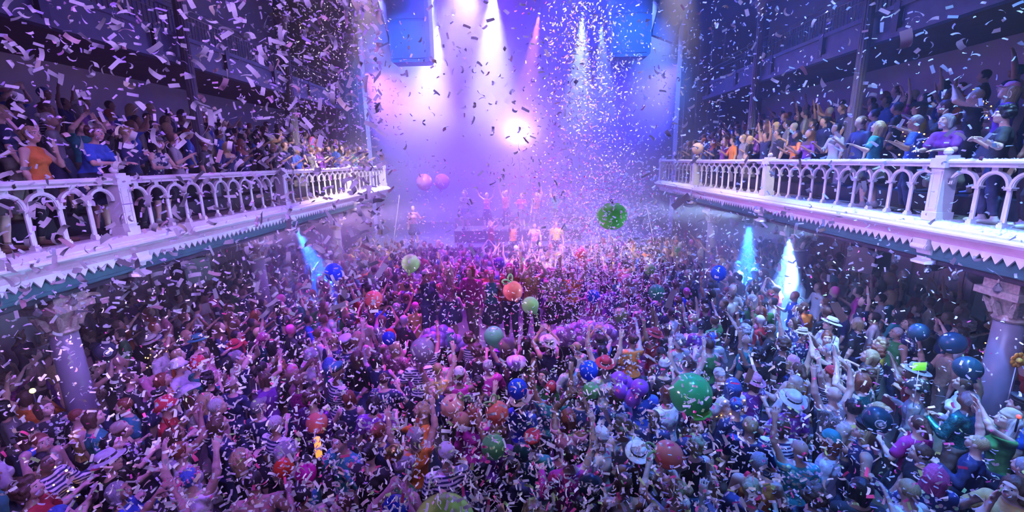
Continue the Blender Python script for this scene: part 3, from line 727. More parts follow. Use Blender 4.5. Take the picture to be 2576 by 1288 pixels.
HAIRS = {k: hair_mesh(k) for k in ('short', 'crop', 'bob', 'long', 'bun', 'tail', 'curly')}
def hat_mesh(kind):
    m = MB()
    if kind == 'fedora':
        m.lathe([(.10, .062), (.165, .048), (.175, .055), (.168, .062), (.10, .074), (.094, .13), (.082, .155), (.05, .16), (.02, .148), (.005, .146)], (0, -.01, .0), 20, squash=(.92, 1.08))
        m.lathe([(.1, .075), (.103, .08), (.100, .10), (.094, .104)], (0, -.01, 0), 20, 1, squash=(.92, 1.08))
        return m.mesh('hat', [M_cloth, M_black], True)
    if kind == 'bucket':
        return m.lathe([(.10, .06), (.145, .02), (.15, .022), (.104, .072), (.088, .145), (.07, .155), (.01, .158)], (0, -.01, 0), 18, squash=(.95, 1.08)).mesh('hat', M_print, True)
    if kind == 'beanie':
        return m.lathe([(.088, .04), (.094, .042), (.096, .075), (.09, .08), (.088, .105), (.07, .14), (.04, .158), (.005, .162)], (0, -.014, 0), 18, squash=(.92, 1.1)).mesh('hat', M_cloth, True)
    if kind == 'cap':
        m.lathe([(.086, .055), (.09, .06), (.085, .10), (.065, .135), (.03, .15), (.005, .152)], (0, -.012, 0), 18, squash=(.93, 1.1))
        n = 10; vs = []
        for k in range(n+1):
            a = PI*(.12+.76*k/n); vs += [(.085*math.cos(a), .085*math.sin(a), .062), (.085*math.cos(a)*.95, .165*math.sin(a), .052), (.085*math.cos(a), .085*math.sin(a), .055), (.085*math.cos(a)*.95, .165*math.sin(a), .046)]
        m.add(vs, [(4*k, 4*k+1, 4*k+5, 4*k+4) for k in range(n)]+[(4*k+2, 4*k+6, 4*k+7, 4*k+3) for k in range(n)]+[(4*k+1, 4*k+3, 4*k+7, 4*k+5) for k in range(n)])
        return m.mesh('hat', M_cloth, True)
    if kind == 'sailor':
        m.lathe([(.086, .055), (.092, .06), (.092, .085), (.115, .12), (.118, .13), (.09, .142), (.005, .145)], (0, -.012, 0), 20, squash=(.95, 1.08)).lathe([(.093, .058), (.095, .06), (.095, .082), (.092, .084)], (0, -.012, 0), 20, 1, squash=(.95, 1.08))
        return m.mesh('hat', [M_cloth, M_black], True)
    if kind == 'crown':
        for q in range(13):
            a = 2*PI*q/13; c = (.088*math.cos(a), -.012+.10*math.sin(a), .068+.006*math.sin(5*a))
            for j in range(5):
                b = 2*PI*j/5; m.ball((c[0]+.017*math.cos(b)*math.cos(a), c[1]+.017*math.cos(b)*math.sin(a)+.0, c[2]+.017*math.sin(b)), .013, 6, 4)
            m.ball((c[0]*1.1, c[1]*1.1, c[2]), .009, 6, 4, 1)
        return m.mesh('flower_crown', [M_cloth, mat('flower_heart', (.8, .6, .05), .6)], True)
    if kind == 'ears':
        m.tube([(.088*math.cos(t), -.01, .03+.105*math.sin(t)) for t in np.linspace(0, PI, 13)], .007, 6)
        for q in (-1, 1): m.ball((q*.042, -.01, .20), (.022, .012, .085), 10, 8)
        return m.mesh('ear_headband', M_cloth, True)
    if kind == 'cowboy':
        n = 24; vs = []
        for r, z in ((.09, .06), (.175, .06), (.18, .066), (.092, .075), (.085, .12), (.06, .15), (.01, .14)):
            for k in range(n):
                a = 2*PI*k/n; x, y = r*.95*math.cos(a), r*1.1*math.sin(a); vs.append((x, y-.01, z+(.075*(abs(math.cos(a))**3) if r > .15 else 0)))
        m.add(vs, [(i*n+k, i*n+(k+1) % n, (i+1)*n+(k+1) % n, (i+1)*n+k) for i in range(6) for k in range(n)]+[tuple(range(6*n, 7*n))])
        return m.mesh('hat', M_cloth, True)
    if kind == 'glow':
        n = 20; return m.tube([(.086*math.cos(2*PI*k/n), -.012+.10*math.sin(2*PI*k/n), .058) for k in range(n+1)], .006, 6).mesh('glow_headband', mat('glow_stick_yellow', (.8, .9, .1), .4, var=0, emit=(.75, 1, .05), emit_str=2.5), True)
HATS = {k: hat_mesh(k) for k in ('fedora', 'bucket', 'beanie', 'cap', 'sailor', 'crown', 'ears', 'cowboy', 'glow')}
HATNAME = {'fedora': 'fedora', 'bucket': 'patterned bucket hat', 'beanie': 'beanie', 'cap': 'peaked cap', 'sailor': 'sailor cap', 'crown': 'flower crown', 'ears': 'rabbit-ear headband', 'cowboy': 'cowboy hat', 'glow': 'glowing headband'}

POSES = [  # sex, left arm, right arm, head pitch, head yaw, lean, fists, words
    ('m', 'down', 'bent', .20, .1, .05, (0, 1), 'one fist up'), ('f', 'bent', 'bent', .30, -.2, .0, (1, 1), 'elbows bent'), ('m', 'up', 'up', .30, .0, .0, (0, 0), 'both arms raised'), ('f', 'up', 'down', .35, .2, .0, (0, 0), 'one arm raised'),
    ('m', 'down', 'down', .15, -.3, .0, (0, 0), 'arms lowered'), ('f', 'wide', 'wide', .35, .1, .0, (0, 0), 'arms spread high'), ('m', 'clap', 'clap', .20, .0, .05, (0, 0), 'hands clapping'), ('f', 'down', 'reach', .25, .3, .05, (0, 0), 'one hand reaching'),
    ('m', 'mouth', 'mouth', .10, .0, .0, (0, 0), 'hands at mouth'), ('f', 'side', 'down', .30, -.1, .0, (0, 0), 'one elbow out'), ('m', 'bent', 'up', .35, -.1, .0, (1, 0), 'one arm raised'), ('f', 'clap', 'clap', .30, .2, .0, (0, 0), 'hands clapping'),
    ('m', 'rest', 'rest', .15, .1, .42, (0, 0), 'leaning forward'), ('f', 'rest', 'rest', .10, -.25, .36, (0, 0), 'leaning forward'), ('m', 'side', 'bent', .05, .2, .0, (0, 1), 'one fist up'), ('f', 'mouth', 'down', .05, -.2, .0, (0, 0), 'hand at mouth')]
BODIES = []
for i, (sx_, a, b, hp, hy, ln, fi, wd) in enumerate(POSES):
    B = make_body(sx_, a, b, hp, hy, ln, .0115, fi, .05*((i % 3)-1)); B.words = wd
    B.tops = {}; B.bottom = make_skirt(B) if (sx_ == 'f' and i % 4 == 1) else make_trousers(B)
    B.bname = 'skirt' if (sx_ == 'f' and i % 4 == 1) else 'trousers'
    B.shoe = [grow('shoe', B.shoes[2*q:2*q+2], .014, M_cloth, 1, infl=.004, cut=lambda P: .0-P[..., 2]+.001) for q in (0, 1)] if i in (4, 8, 9, 12, 13, 14, 15) else None
    BODIES.append(B)
def get_top(B, kind):
    if kind not in B.tops:
        B.tops[kind] = make_top(B, kind)
    return B.tops[kind]
SKINS = [(.62, .40, .31), (.70, .47, .37), (.50, .30, .22), (.34, .19, .13), (.18, .10, .07), (.66, .44, .35)]
HCOL = {'blonde': (.62, .46, .22), 'brown': (.14, .07, .04), 'black': (.018, .015, .018), 'auburn': (.32, .09, .04), 'grey': (.42, .42, .45), 'pink': (.75, .12, .38), 'white': (.8, .78, .78), 'blue': (.08, .20, .65)}
TCOL = {'white': (.78, .78, .78), 'black': (.02, .02, .025), 'navy': (.02, .03, .12), 'royal-blue': (.04, .12, .6), 'red': (.55, .03, .04), 'magenta': (.65, .04, .38), 'pink': (.8, .32, .45), 'orange': (.85, .25, .04), 'yellow': (.8, .62, .06), 'teal': (.03, .30, .32), 'green': (.06, .32, .08), 'purple': (.25, .06, .42), 'grey': (.28, .28, .30), 'beige': (.55, .45, .33), 'silver': (.7, .7, .75), 'gold': (.75, .52, .15)}
TW = np.array([14, 26, 18, 5, 5, 4, 4, 3, 2, 5, 4, 5, 8, 4, 4, 3], float); TW /= TW.sum()
HN, TN = list(HCOL), list(TCOL)
HW_ = np.array([20, 28, 22, 8, 8, 4, 5, 3], float); HW_ /= HW_.sum()
LANDMARKS = []        # (px, py, words), filled below
used_labels = set()
def nearest_mark(px, py, k=0):
    d = sorted(LANDMARKS, key=lambda L: (L[0]-px)**2+(L[1]-py)**2); return d[k][2]
def make_person(pos, rz, bi, r, place=None, spec=None, group=None):
    B = BODIES[bi]; spec = spec or {}
    px, py, dep = project(np.array(pos)+np.array([0, 0, 1.6]))
    mark = place or nearest_mark(px, py)
    for tries in range(60):
        hk = spec.get('hair') or r.choice(['short', 'crop', 'short', 'curly', 'bun', 'bald', 'bob'] if not B.f else ['long', 'long', 'bob', 'bun', 'tail', 'curly'])
        hc = spec.get('hcol') or HN[r.choice(len(HN), p=HW_)]
        tk = spec.get('tk') or r.choice(['tee', 'tee', 'long', 'vest']); mk = spec.get('mk') or r.choice(['plain']*9+['stripe', 'print', 'print', 'sequin', 'sequin'])
        tc = spec.get('tcol') or TN[r.choice(len(TN), p=TW)]
        bare = spec.get('bare', (not B.f) and r.random() < .05)
        hat = spec['hat'] if 'hat' in spec else (r.choice(list(HATS), p=[.2, .14, .14, .17, .12, .1, .07, .06, .0]) if r.random() < .30 else None)
        hatc = spec.get('hatcol') or r.choice(['white', 'beige', 'black', 'grey', 'red', 'pink', 'silver', 'teal'])
        if mk == 'stripe': tc = 'navy'
        tw = {'tee': 't-shirt', 'long': 'long-sleeved top', 'vest': 'sleeveless top'}[tk]
        tph = 'bare back' if bare else {'plain': f'{tc} {tw}', 'stripe': f'striped {tw}', 'print': f'leafy {tc} {tw}', 'sequin': f'{tc} sequin {tw.split()[-1]}'}[mk]
        hph = 'shaved head' if hk == 'bald' and not hat else (f'{hatc} {HATNAME[hat]}' if hat and hat not in ('bucket', 'glow', 'crown', 'ears') else HATNAME[hat] if hat else f'{ {"short": "short", "crop": "cropped", "bob": "bobbed", "long": "long", "bun": "knotted", "tail": "ponytailed", "curly": "curly"}[hk]} {hc} hair')
        lab = f'person with {hph}, {tph}, {B.words}, {mark}'
        if len(lab.split()) > 16: lab = f'person with {hph}, {tph}, {mark}'
        if lab not in used_labels: break
        if tries > 25: mark = nearest_mark(px, py, 1+tries % 3)
    used_labels.add(lab)
    t = thing('person', lab, 'person', pos, rz, group)
    s = spec.get('h') or r.uniform(.94, 1.05); t.scale = (s, s, s)
    def kid(nm, me, col, M=None):
        o = put(nm, me, t); o.color = (*col, 1)
        if M is not None: o.matrix_local = M
        return o
    sk = SKINS[r.integers(len(SKINS))] if r.random() > .5 else SKINS[r.integers(2)]
    kid('body', B.mesh, sk)
    HM = Matrix.Translation(B.hc) @ Matrix(B.Rh.tolist()).to_4x4()
    if hk != 'bald': kid('hair', HAIRS['crop' if hat in ('fedora', 'bucket', 'beanie', 'cap', 'sailor', 'cowboy') and hk in ('curly', 'short', 'bun') else hk], HCOL[hc], HM)
    if hat: kid({'crown': 'flower_crown', 'ears': 'ear_headband', 'glow': 'glow_headband'}.get(hat, 'hat'), HATS[hat], TCOL[hatc], HM)
    if not bare:
        me = get_top(B, tk)
        if mk != 'plain':
            key = tk+mk
            if key not in B.tops:
                m2 = me.copy(); m2.materials[0] = {'stripe': M_stripe, 'print': M_print, 'sequin': M_seq}[mk]; B.tops[key] = m2
            me = B.tops[key]
        kid('top', me, TCOL[tc])
    kid(B.bname, B.bottom, r.choice([(.02, .02, .03), (.03, .05, .12), (.05, .07, .16), (.10, .09, .08), (.25, .22, .18)]))
    if B.shoe:
        c = r.choice([(.02, .02, .02), (.6, .6, .6), (.2, .12, .07)])
        for me in B.shoe: kid('shoe', me, c)
    return t

# far crowd: light whole figures in one mesh
def low_body(sex, a, b, hp, hair, h=.031):
    B = make_body(sex, a, b, hp, 0, 0, None)
    top = top_prims(B, 'tee')
    D, lo = field(B.low+[prim_ell(B.hc+np.array([0, -.016, .03]), (.086, .10, .10), .01)]+([prim_cap(B.hc+np.array([0, -.07, 0]), B.hc+np.array([0, -.11, -.24]), .075, .06, .03)] if hair else []), h, cut=lambda P: .80-P[..., 2])
    V, Fq = surface_nets(D, lo, h); V = relax(V, Fq, 1)
    L_ = (V-B.hc) @ B.Rh
    cid = np.zeros(len(V), int)                     # 0 skin 1 hair 2 top 3 legs
    hd = (V[:, 2] > B.hc[2]-.30) & (np.linalg.norm(L_[:, :2], axis=1) < .16)
    cid[hd & (L_[:, 1] < .035+.5*np.clip(L_[:, 2]-.02, -.03, .2)) & (L_[:, 2] > (-.30 if hair else -.05))] = 1
    tp = np.zeros(len(V), bool)
    for p in top[:3]+top[-4:]:
        if p[0] == 'c': ab = p[2]-p[1]; t = np.clip((V-p[1]) @ ab/(ab @ ab), 0, 1); d = np.linalg.norm(V-p[1]-t[:, None]*ab, axis=1)-max(p[3], p[4])
        else: d = (np.linalg.norm(((V-p[1]) @ p[3])/p[2], axis=1)-1)*min(p[2])
        tp |= d < .03
    cid[tp & (cid != 1) & (V[:, 2] < B.hc[2]-.12)] = 2
    return V, Fq, cid
LOWS = [low_body(*a) for a in (('m', 'down', 'bent', .2, False), ('f', 'bent', 'bent', .3, True), ('m', 'up', 'up', .3, False), ('f', 'up', 'down', .35, True), ('m', 'down', 'down', .1, False), ('f', 'wide', 'wide', .3, True), ('m', 'clap', 'clap', .2, False), ('f', 'down', 'reach', .2, False))]

# ---------------------------------------------------------------- where everyone stands
cands = []           # (depth, pos, facing, kind, body)
pts = []
r = np.random.default_rng(23)
grid = {}
for _ in range(26000):
    x, y = r.uniform(-10.7, 10.7), r.uniform(1.8, 18.65)
    md = .46 if y < 9 else .43
    if abs(x) > 6.6: md = .52
    if any((abs(x)-6.98)**2+(y-c)**2 < .55**2 for c in COLY): continue
    if (-2.4 < x < 2.5 and 8.0 < y < 11.2) or (-3.5 < x < 3.2 and y > 17.4): continue
    g = (int(x//.6), int(y//.6))
    if any((x-a)**2+(y-b)**2 < md*md for i in (-1, 0, 1) for j in (-1, 0, 1) for a, b in grid.get((g[0]+i, g[1]+j), ())): continue
    px, py, dep = project((x, y, 1.6))
    if not (-60 < px < 2636 and py < 1400 and dep > 1): continue
    grid.setdefault(g, []).append((x, y)); pts.append((x, y))
FLOORB = [0, 1, 2, 3, 4, 4, 4, 6, 7, 9, 10, 11, 8, 0, 1, 9, 4, 1, 9, 0, 4]
for x, y in pts:
    ty = 20.0 if abs(x) < 4 else y+r.uniform(1.5, 9)
    ang = math.atan2(ty-y, .5-x+r.normal(0, .6))-PI/2+r.normal(0, .35)
    if r.random() < .05: ang += PI*r.uniform(.6, 1.2)
    cands.append((project((x, y, 1.5))[2], (x, y, 0.0), ang, 'floor', int(r.choice(FLOORB))))
for sx in (-1, 1):
    for row in range(4):
        x0 = [DX+.42, DX+1.32, DX+2.15, DX+3.0][row]; z = ZB-.02+.30*row
        y = 4.2+.2*row
        while y < 20.6:
            xx = sx*(x0+r.uniform(-.05, .12)); yy = y+r.uniform(-.08, .08)
            if not (row >= 1 and any((abs(xx)-8.25)**2+(yy-c)**2 < .4**2 for c in (11.5, 16.5))):
                ang = math.atan2(r.uniform(.2, .9), -sx)-PI/2+r.normal(0, .2)
                bi = int(r.choice([12, 13, 12, 13, 14, 15, 9] if row == 0 else [4, 14, 15, 8, 9, 14, 2, 4, 6, 11, 15, 9]))
                if row == 0 and bi in (12, 13): xx = sx*(DX+.50); ang = -sx*-PI/2+r.normal(0, .12)
                px, py, dep = project((xx, yy, z+1.5))
                if -80 < px < 2656: cands.append((dep, (xx, yy, z), ang, 'balcony', bi))
            y += r.uniform(.46, .62) if row else r.uniform(.55, .85)
cands.sort(key=lambda c: c[0])
N_NEAR = 268
near, far = cands[:N_NEAR], cands[N_NEAR:]
# balloons: px, py, r(px), kind, colour, label, (radius in metres | None: floats just over the heads), landmark words
BAL = [
 (1539, 544, 37, 'apple', (.05, .55, .05), 'large shiny green foil apple balloon with stem high over the confetti fall', .30, None),
 (1033, 662, 23, 'pear', (.50, .90, .25), 'light green balloon with a pinched tail beside purple haze', .17, 'under lime tailed balloon'),
 (840, 684, 22, 'round', (.02, .12, .85), 'round blue balloon beside the purple-side blue beams', .17, 'under lone blue balloon'),
 (940, 752, 22, 'round', (1, .26, .18), 'round coral balloon half hidden by confetti at the haze edge', .16, 'near confetti-specked coral balloon'),
 (1290, 731, 25, 'orange', (1, .30, .22), 'coral orange-shaped balloon with pale leaf loops in front of the red jackets', .15, None),
 (1334, 768, 22, 'pear', (.45, .85, .30), 'pale green pear-shaped balloon with tail beside the coral one', .14, None),
 (1242, 845, 25, 'tear', (.28, .90, .42), 'mint green teardrop balloon with its knot pointing down', None, 'near mint teardrop balloon'),
 (1063, 880, 31, 'round', (.40, .33, .42), 'large smoky grey balloon beside the grape balloons', None, 'near smoky grey balloon'),
 (1302, 977, 25, 'round', (.02, .13, .90), 'round blue balloon above the two orange ones', None, 'near middle blue balloon'),
 (1481, 930, 24, 'round', (.02, .13, .90), 'oval blue balloon under the second grape bunch', None, 'near oval blue balloon'),
 (1487, 983, 22, 'pear', (.18, .55, .16), 'olive green pear-shaped balloon below the oval blue one', None, 'near olive pear balloon'),
 (1738, 990, 51, 'bell', (.06, .55, .16), 'biggest green balloon with a flared lower lip', None, 'near biggest green balloon'),
 (1139, 1020, 29, 'orange', (1, .62, .42), 'peach coloured balloon with small leaf loops', None, 'near peach balloon'),
 (1160, 1058, 22, 'round', (.62, .36, .20), 'golden brown balloon tucked under the peach one', None, None),
 (1250, 1038, 30, 'orange', (1, .30, .20), 'coral balloon with two leaf loops on top', None, 'near coral balloon'),
 (1241, 1123, 31, 'round', (.28, .90, .36), 'round bright green balloon in the middle of the crowd', None, 'near round green balloon'),
 (1680, 1143, 35, 'orange', (1, .26, .18), 'big coral balloon with leaf loops hanging at its side', None, 'near big coral balloon'),
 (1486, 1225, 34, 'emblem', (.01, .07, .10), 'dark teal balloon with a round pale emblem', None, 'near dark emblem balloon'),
 (1312, 1137, 23, 'round', (.01, .09, .12), 'small dark teal balloon behind the bright green one', None, None),
 (1117, 1330, 82, 'round', (.55, .85, .18), 'lime balloon cut off by the lower picture edge', None, 'beside lowest lime balloon'),
 (993, 1280, 34, 'round', (.01, .06, .65), 'deep blue balloon close to the lime one', None, 'near deep blue balloon'),
 (797, 1063, 26, 'round', (1, .30, .22), 'coral balloon over the purple-lit dancers', None, 'near solitary coral balloon'),
 (770, 1190, 25, 'round', (.75, .01, .35), 'magenta balloon low in the crowd', None, 'near magenta balloon'),
 (713, 1177, 24, 'round', (.80, .08, .03), 'red balloon beside the magenta one', None, 'near red balloon'),
 (1634, 677, 14, 'round', (.35, .80, .20), 'small lime balloon in front of dark haze', .13, None),
 (1462, 640, 16, 'round', (1, .35, .25), 'small coral balloon inside the confetti fall', .15, None),
 (1808, 686, 19, 'round', (.03, .18, .85), 'pale blue balloon beside the cyan-side beams', .16, 'under pale blue balloon'),
 (1652, 735, 20, 'round', (.05, .35, .18), 'dull green balloon over the far crowd', .16, 'under dull green balloon'),
 (1562, 792, 18, 'round', (.40, .70, .20), 'mottled yellow-green balloon above the second grape bunch', .16, None),
 (1493, 745, 17, 'round', (.05, .16, .75), 'hazy blue balloon in the confetti fall', .16, None),
 (1712, 762, 15, 'round', (.01, .05, .70), 'small saturated blue balloon over the far crowd', .15, 'under small blue balloon'),
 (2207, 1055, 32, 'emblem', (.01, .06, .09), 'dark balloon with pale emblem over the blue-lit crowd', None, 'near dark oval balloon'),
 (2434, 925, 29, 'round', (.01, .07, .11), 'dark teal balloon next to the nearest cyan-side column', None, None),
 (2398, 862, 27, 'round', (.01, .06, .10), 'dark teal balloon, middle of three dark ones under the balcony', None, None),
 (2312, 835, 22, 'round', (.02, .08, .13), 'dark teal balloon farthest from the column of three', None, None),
 (957, 797, 15, 'round', (.03, .15, .80), 'small hazy blue balloon below the coral one', .14, None),
 (978, 850, 17, 'round', (.02, .06, .60), 'small dark blue balloon beside the grape bunch', None, None),
 (1755, 373, 14, 'round', (.85, .65, .45), 'cream balloon held over the cyan-lit balustrade', .17, None),
 (1255, 660, 14, 'round', (.25, .15, .65), 'violet balloon above the red jackets', .14, None),
 (1067, 457, 20, 'round', (.55, .30, .65), 'faint pink balloon lost in the stage smoke', .30, None),
 (1112, 456, 19, 'round', (.50, .28, .65), 'second faint pink balloon in the stage smoke', .30, None),
 (1275, 868, 20, 'round', (.45, .28, .25), 'brown translucent balloon behind the mint teardrop', None, None),
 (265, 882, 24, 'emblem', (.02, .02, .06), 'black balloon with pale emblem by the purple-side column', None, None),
 (990, 1141, 25, 'foil', (.62, .42, .18), 'crumpled gold foil balloon covered in sparkles', None, 'near gold foil balloon'),
 (1580, 718, 0, 'bunch', (.80, .42, .40), 'bunch of cream pink balloons floating behind the confetti fall', 7, None),
 (1110, 848, 0, 'grapes', (.55, .36, .92), 'grape bunch of violet balloons on the podium front beside the grey balloon', 22, None),
 (1470, 842, 0, 'grapes2', (.68, .36, .88), 'long grape bunch of mauve balloons along the podium front', 44, None),
 (1578, 978, 0, 'bunch', (.40, .10, .70), 'small cluster of purple balloons above the crowd', 6, 'near purple balloon cluster'),
]
LANDMARKS += [(b[0], b[1], b[7]) for b in BAL if b[7]]
LANDMARKS += [(2530, 760, 'by nearest cyan-side column'), (190, 830, 'by nearest purple-side column'), (620, 740, 'by middle purple-side column'), (2020, 690, 'by middle cyan-side column'), (2360, 330, 'at nearest cyan-lit post'), (1930, 330, 'at second cyan-lit post'), (1750, 330, 'at third cyan-lit post'), (300, 380, 'at nearest purple-lit post'), (705, 350, 'at second purple-lit post'), (875, 360, 'at third purple-lit post')]
SPECIAL = [  # head pixel, spec for the nearest person there
    (1600, 1150, 0, dict(hat='fedora', hatcol='white', tcol='black', mk='plain', tk='vest', bare=False)), (1590, 1225, 4, dict(bare=True, hat=None, hair='crop', hcol='brown')), (1497, 1068, 4, dict(hat='beanie', hatcol='silver', bare=True)),
    (405, 985, 9, dict(tcol='white', hair='bun', hcol='black', hat=None, mk='plain', tk='tee')), (2100, 1085, 4, dict(hat='beanie', hatcol='teal', tcol='silver', mk='plain')), (2320, 985, 0, dict(hat='bucket')), (2020, 865, 4, dict(hat='fedora', hatcol='beige')),
    (1960, 1120, 3, dict(hair='bald', hat=None, mk='print', tcol='teal')), (2475, 150, 15, dict(hat='glow', tcol='gold')), (2535, 205, 14, dict(tcol='black', mk='plain', hat=None)), (2240, 180, 14, dict(hat='cowboy', hatcol='black'))]
def who(px, py):
    best = min(range(len(near)), key=lambda i: (lambda q: (q[0]-px)**2+(q[1]-py)**2)(project(np.array(near[i][1])+np.array([0, 0, 1.62]))))
    return best
special = {}
for px, py, bi, sp in SPECIAL: special[who(px, py)] = (bi, sp)
PEOPLE = []
for i, (dep, pos, ang, kind, bi) in enumerate(near):
    sp = None
    if kind == 'balcony' and r.random() < .75: sp = dict(tcol=r.choice(['black', 'navy', 'black', 'purple', 'grey', 'royal-blue', 'teal']), mk=r.choice(['plain', 'plain', 'plain', 'sequin']))
    if i in special: bi, sp = special[i]
    PEOPLE.append(make_person(pos, ang, bi, r, spec=sp)); PEOPLE[-1]['body_index'] = int(bi)
# strings of warm fairy lights worn by a few people, and small glowing or held things in the crowd
M_fairy = mat('warm_fairy_bulbs', (.3, .2, .1), .4, var=0, emit=(1, .42, .10), emit_str=9)
def fairy(px, py):
    pid = who(px, py); t = PEOPLE[pid]; B = BODIES[t['body_index']] if 'body_index' in t else BODIES[4]
    m = MB(); rr = np.random.default_rng(pid); path = []
    for k in range(60):
        a = k*.62; z = 1.50-k*.008; w = .20-.03*math.cos(2*a)+.015*(k/60)
        p = B.T((w*math.cos(a), (w-.05)*math.sin(a), z)); path.append(tuple(p))
        if k % 3 == 0: m.ball(tuple(p), rr.uniform(.008, .015), 6, 4)
    w_ = MB().tube(path, .0025, 4).build('light_wire', M_black, t); m.build('fairy_lights', M_fairy, w_)
for q in ((2400, 170), (2280, 290), (60, 1190), (408, 815), (2530, 830), (1800, 1010)): fairy(*q)
def held(name, lab, cat, px, py, z, parts):
    c = at_z(px, py, z); t = thing(name, lab, cat, tuple(c))
    for nm, mb, m in parts: mb.build(nm, m, t, True)
neon = mat('neon_green_card', (.30, .9, .05), .5, var=0, emit=(.2, 1, .05), emit_str=.8)
held('paddle', 'neon green card paddle on a thin stick above the blue-lit crowd', 'sign', 2313, 922, 2.15, [('card', MB().box((-.085, -.008, -.055), (.085, .008, .055)), neon), ('stick', MB().tube([(0, 0, -.055), (.04, .02, -.62)], .006, 6), M_white)])
held('glow_light', 'small round yellow light glowing beside the purple-side column', 'light', 82, 983, 1.95, [('globe', MB().ball((0, 0, 0), .035, 12, 8), mat('yellow_glow', (.8, .8, .2), .4, var=0, emit=(.85, .9, .2), emit_str=4)), ('stem', MB().tube([(0, 0, -.03), (0, 0, -1.95)], .012, 8), M_black)])
held('glow_light', 'small red point of light at the edge of the cyan-side crowd', 'light', 2563, 1048, 1.95, [('globe', MB().ball((0, 0, 0), .022, 12, 8), mat('red_glow', (.8, .1, .1), .4, var=0, emit=(1, .03, .02), emit_str=6)), ('handle', MB().tube([(0, 0, -.02), (0, 0, -.2)], .01, 8), M_black)])
held('foam_stick', 'glowing orange foam stick held upright over the purple-lit dancers', 'stick', 800, 1125, 2.0, [('tube', MB().lathe([(.02, -.12), (.034, -.11), (.034, .11), (.02, .12)], n=12), mat('orange_foam', (.9, .4, .1), .5, var=0, emit=(1, .30, .06), emit_str=1.6)), ('grip', MB().tube([(0, 0, -.11), (0, 0, -.28)], .014, 8), M_black)])
fl = MB()
for k in range(9):
    a = 2*PI*k/9; fl.ball((.075*math.cos(a), -.01, .075*math.sin(a)), (.038, .012, .038), 8, 6)
held('paper_flower', 'large orange paper flower on a stick beside the cyan-side column', 'flower', 2560, 905, 2.25, [('petals', fl, mat('orange_petals', (.9, .32, .03), .6)), ('heart', MB().ball((0, -.02, 0), .035, 10, 8), mat('yellow_heart', (.8, .55, .05), .6)), ('stick', MB().tube([(0, 0, -.08), (0, 0, -.7)], .006, 6), M_white)])
vs, fs, cs, n0 = [], [], [], 0
for dep, pos, ang, kind, bi in far:
    V, Fq, cid = LOWS[r.choice(8, p=[.22, .24, .03, .05, .33, .02, .04, .07])]
    c, s = math.cos(ang), math.sin(ang); k = r.uniform(.94, 1.05)
    W = np.stack([(V[:, 0]*c-V[:, 1]*s)*k+pos[0], (V[:, 0]*s+V[:, 1]*c)*k+pos[1], V[:, 2]*k+pos[2]], 1)
    dark = kind == 'balcony' and r.random() < .7
    pal = np.array([SKINS[r.integers(4)], HCOL[HN[r.choice(len(HN), p=[.08, .34, .40, .10, .03, .02, .02, .01])]], TCOL[r.choice(['black', 'navy', 'purple', 'grey', 'royal-blue'])] if dark else TCOL[TN[r.choice(len(TN), p=TW)]], (.03, .03, .05)])
    vs.append(W); fs.append(Fq+n0); cs.append(pal[cid]); n0 += len(V)
M_far = bpy.data.materials.new('far_crowd_mixed'); M_far.use_nodes = True
_a = M_far.node_tree.nodes.new('ShaderNodeAttribute'); _a.attribute_name = 'tint'
M_far.node_tree.links.new(_a.outputs['Color'], M_far.node_tree.nodes['Principled BSDF'].inputs['Base Color'])
M_far.node_tree.nodes['Principled BSDF'].inputs['Roughness'].default_value = .6
fm = np_mesh('crowd', np.concatenate(vs), np.concatenate(fs), M_far)
ca = fm.attributes.new('tint', 'FLOAT_COLOR', 'POINT'); C4 = np.concatenate(cs); ca.data.foreach_set('color', np.concatenate([C4, np.ones((len(C4), 1))], 1).astype(np.float32).ravel())
tag(put('crowd', fm), 'packed distant crowd dancing up to the stage and on the far balcony ends', kind='stuff')
print('people near', len(near), 'far', len(far), 'far tris', 2*sum(len(f) for f in fs))
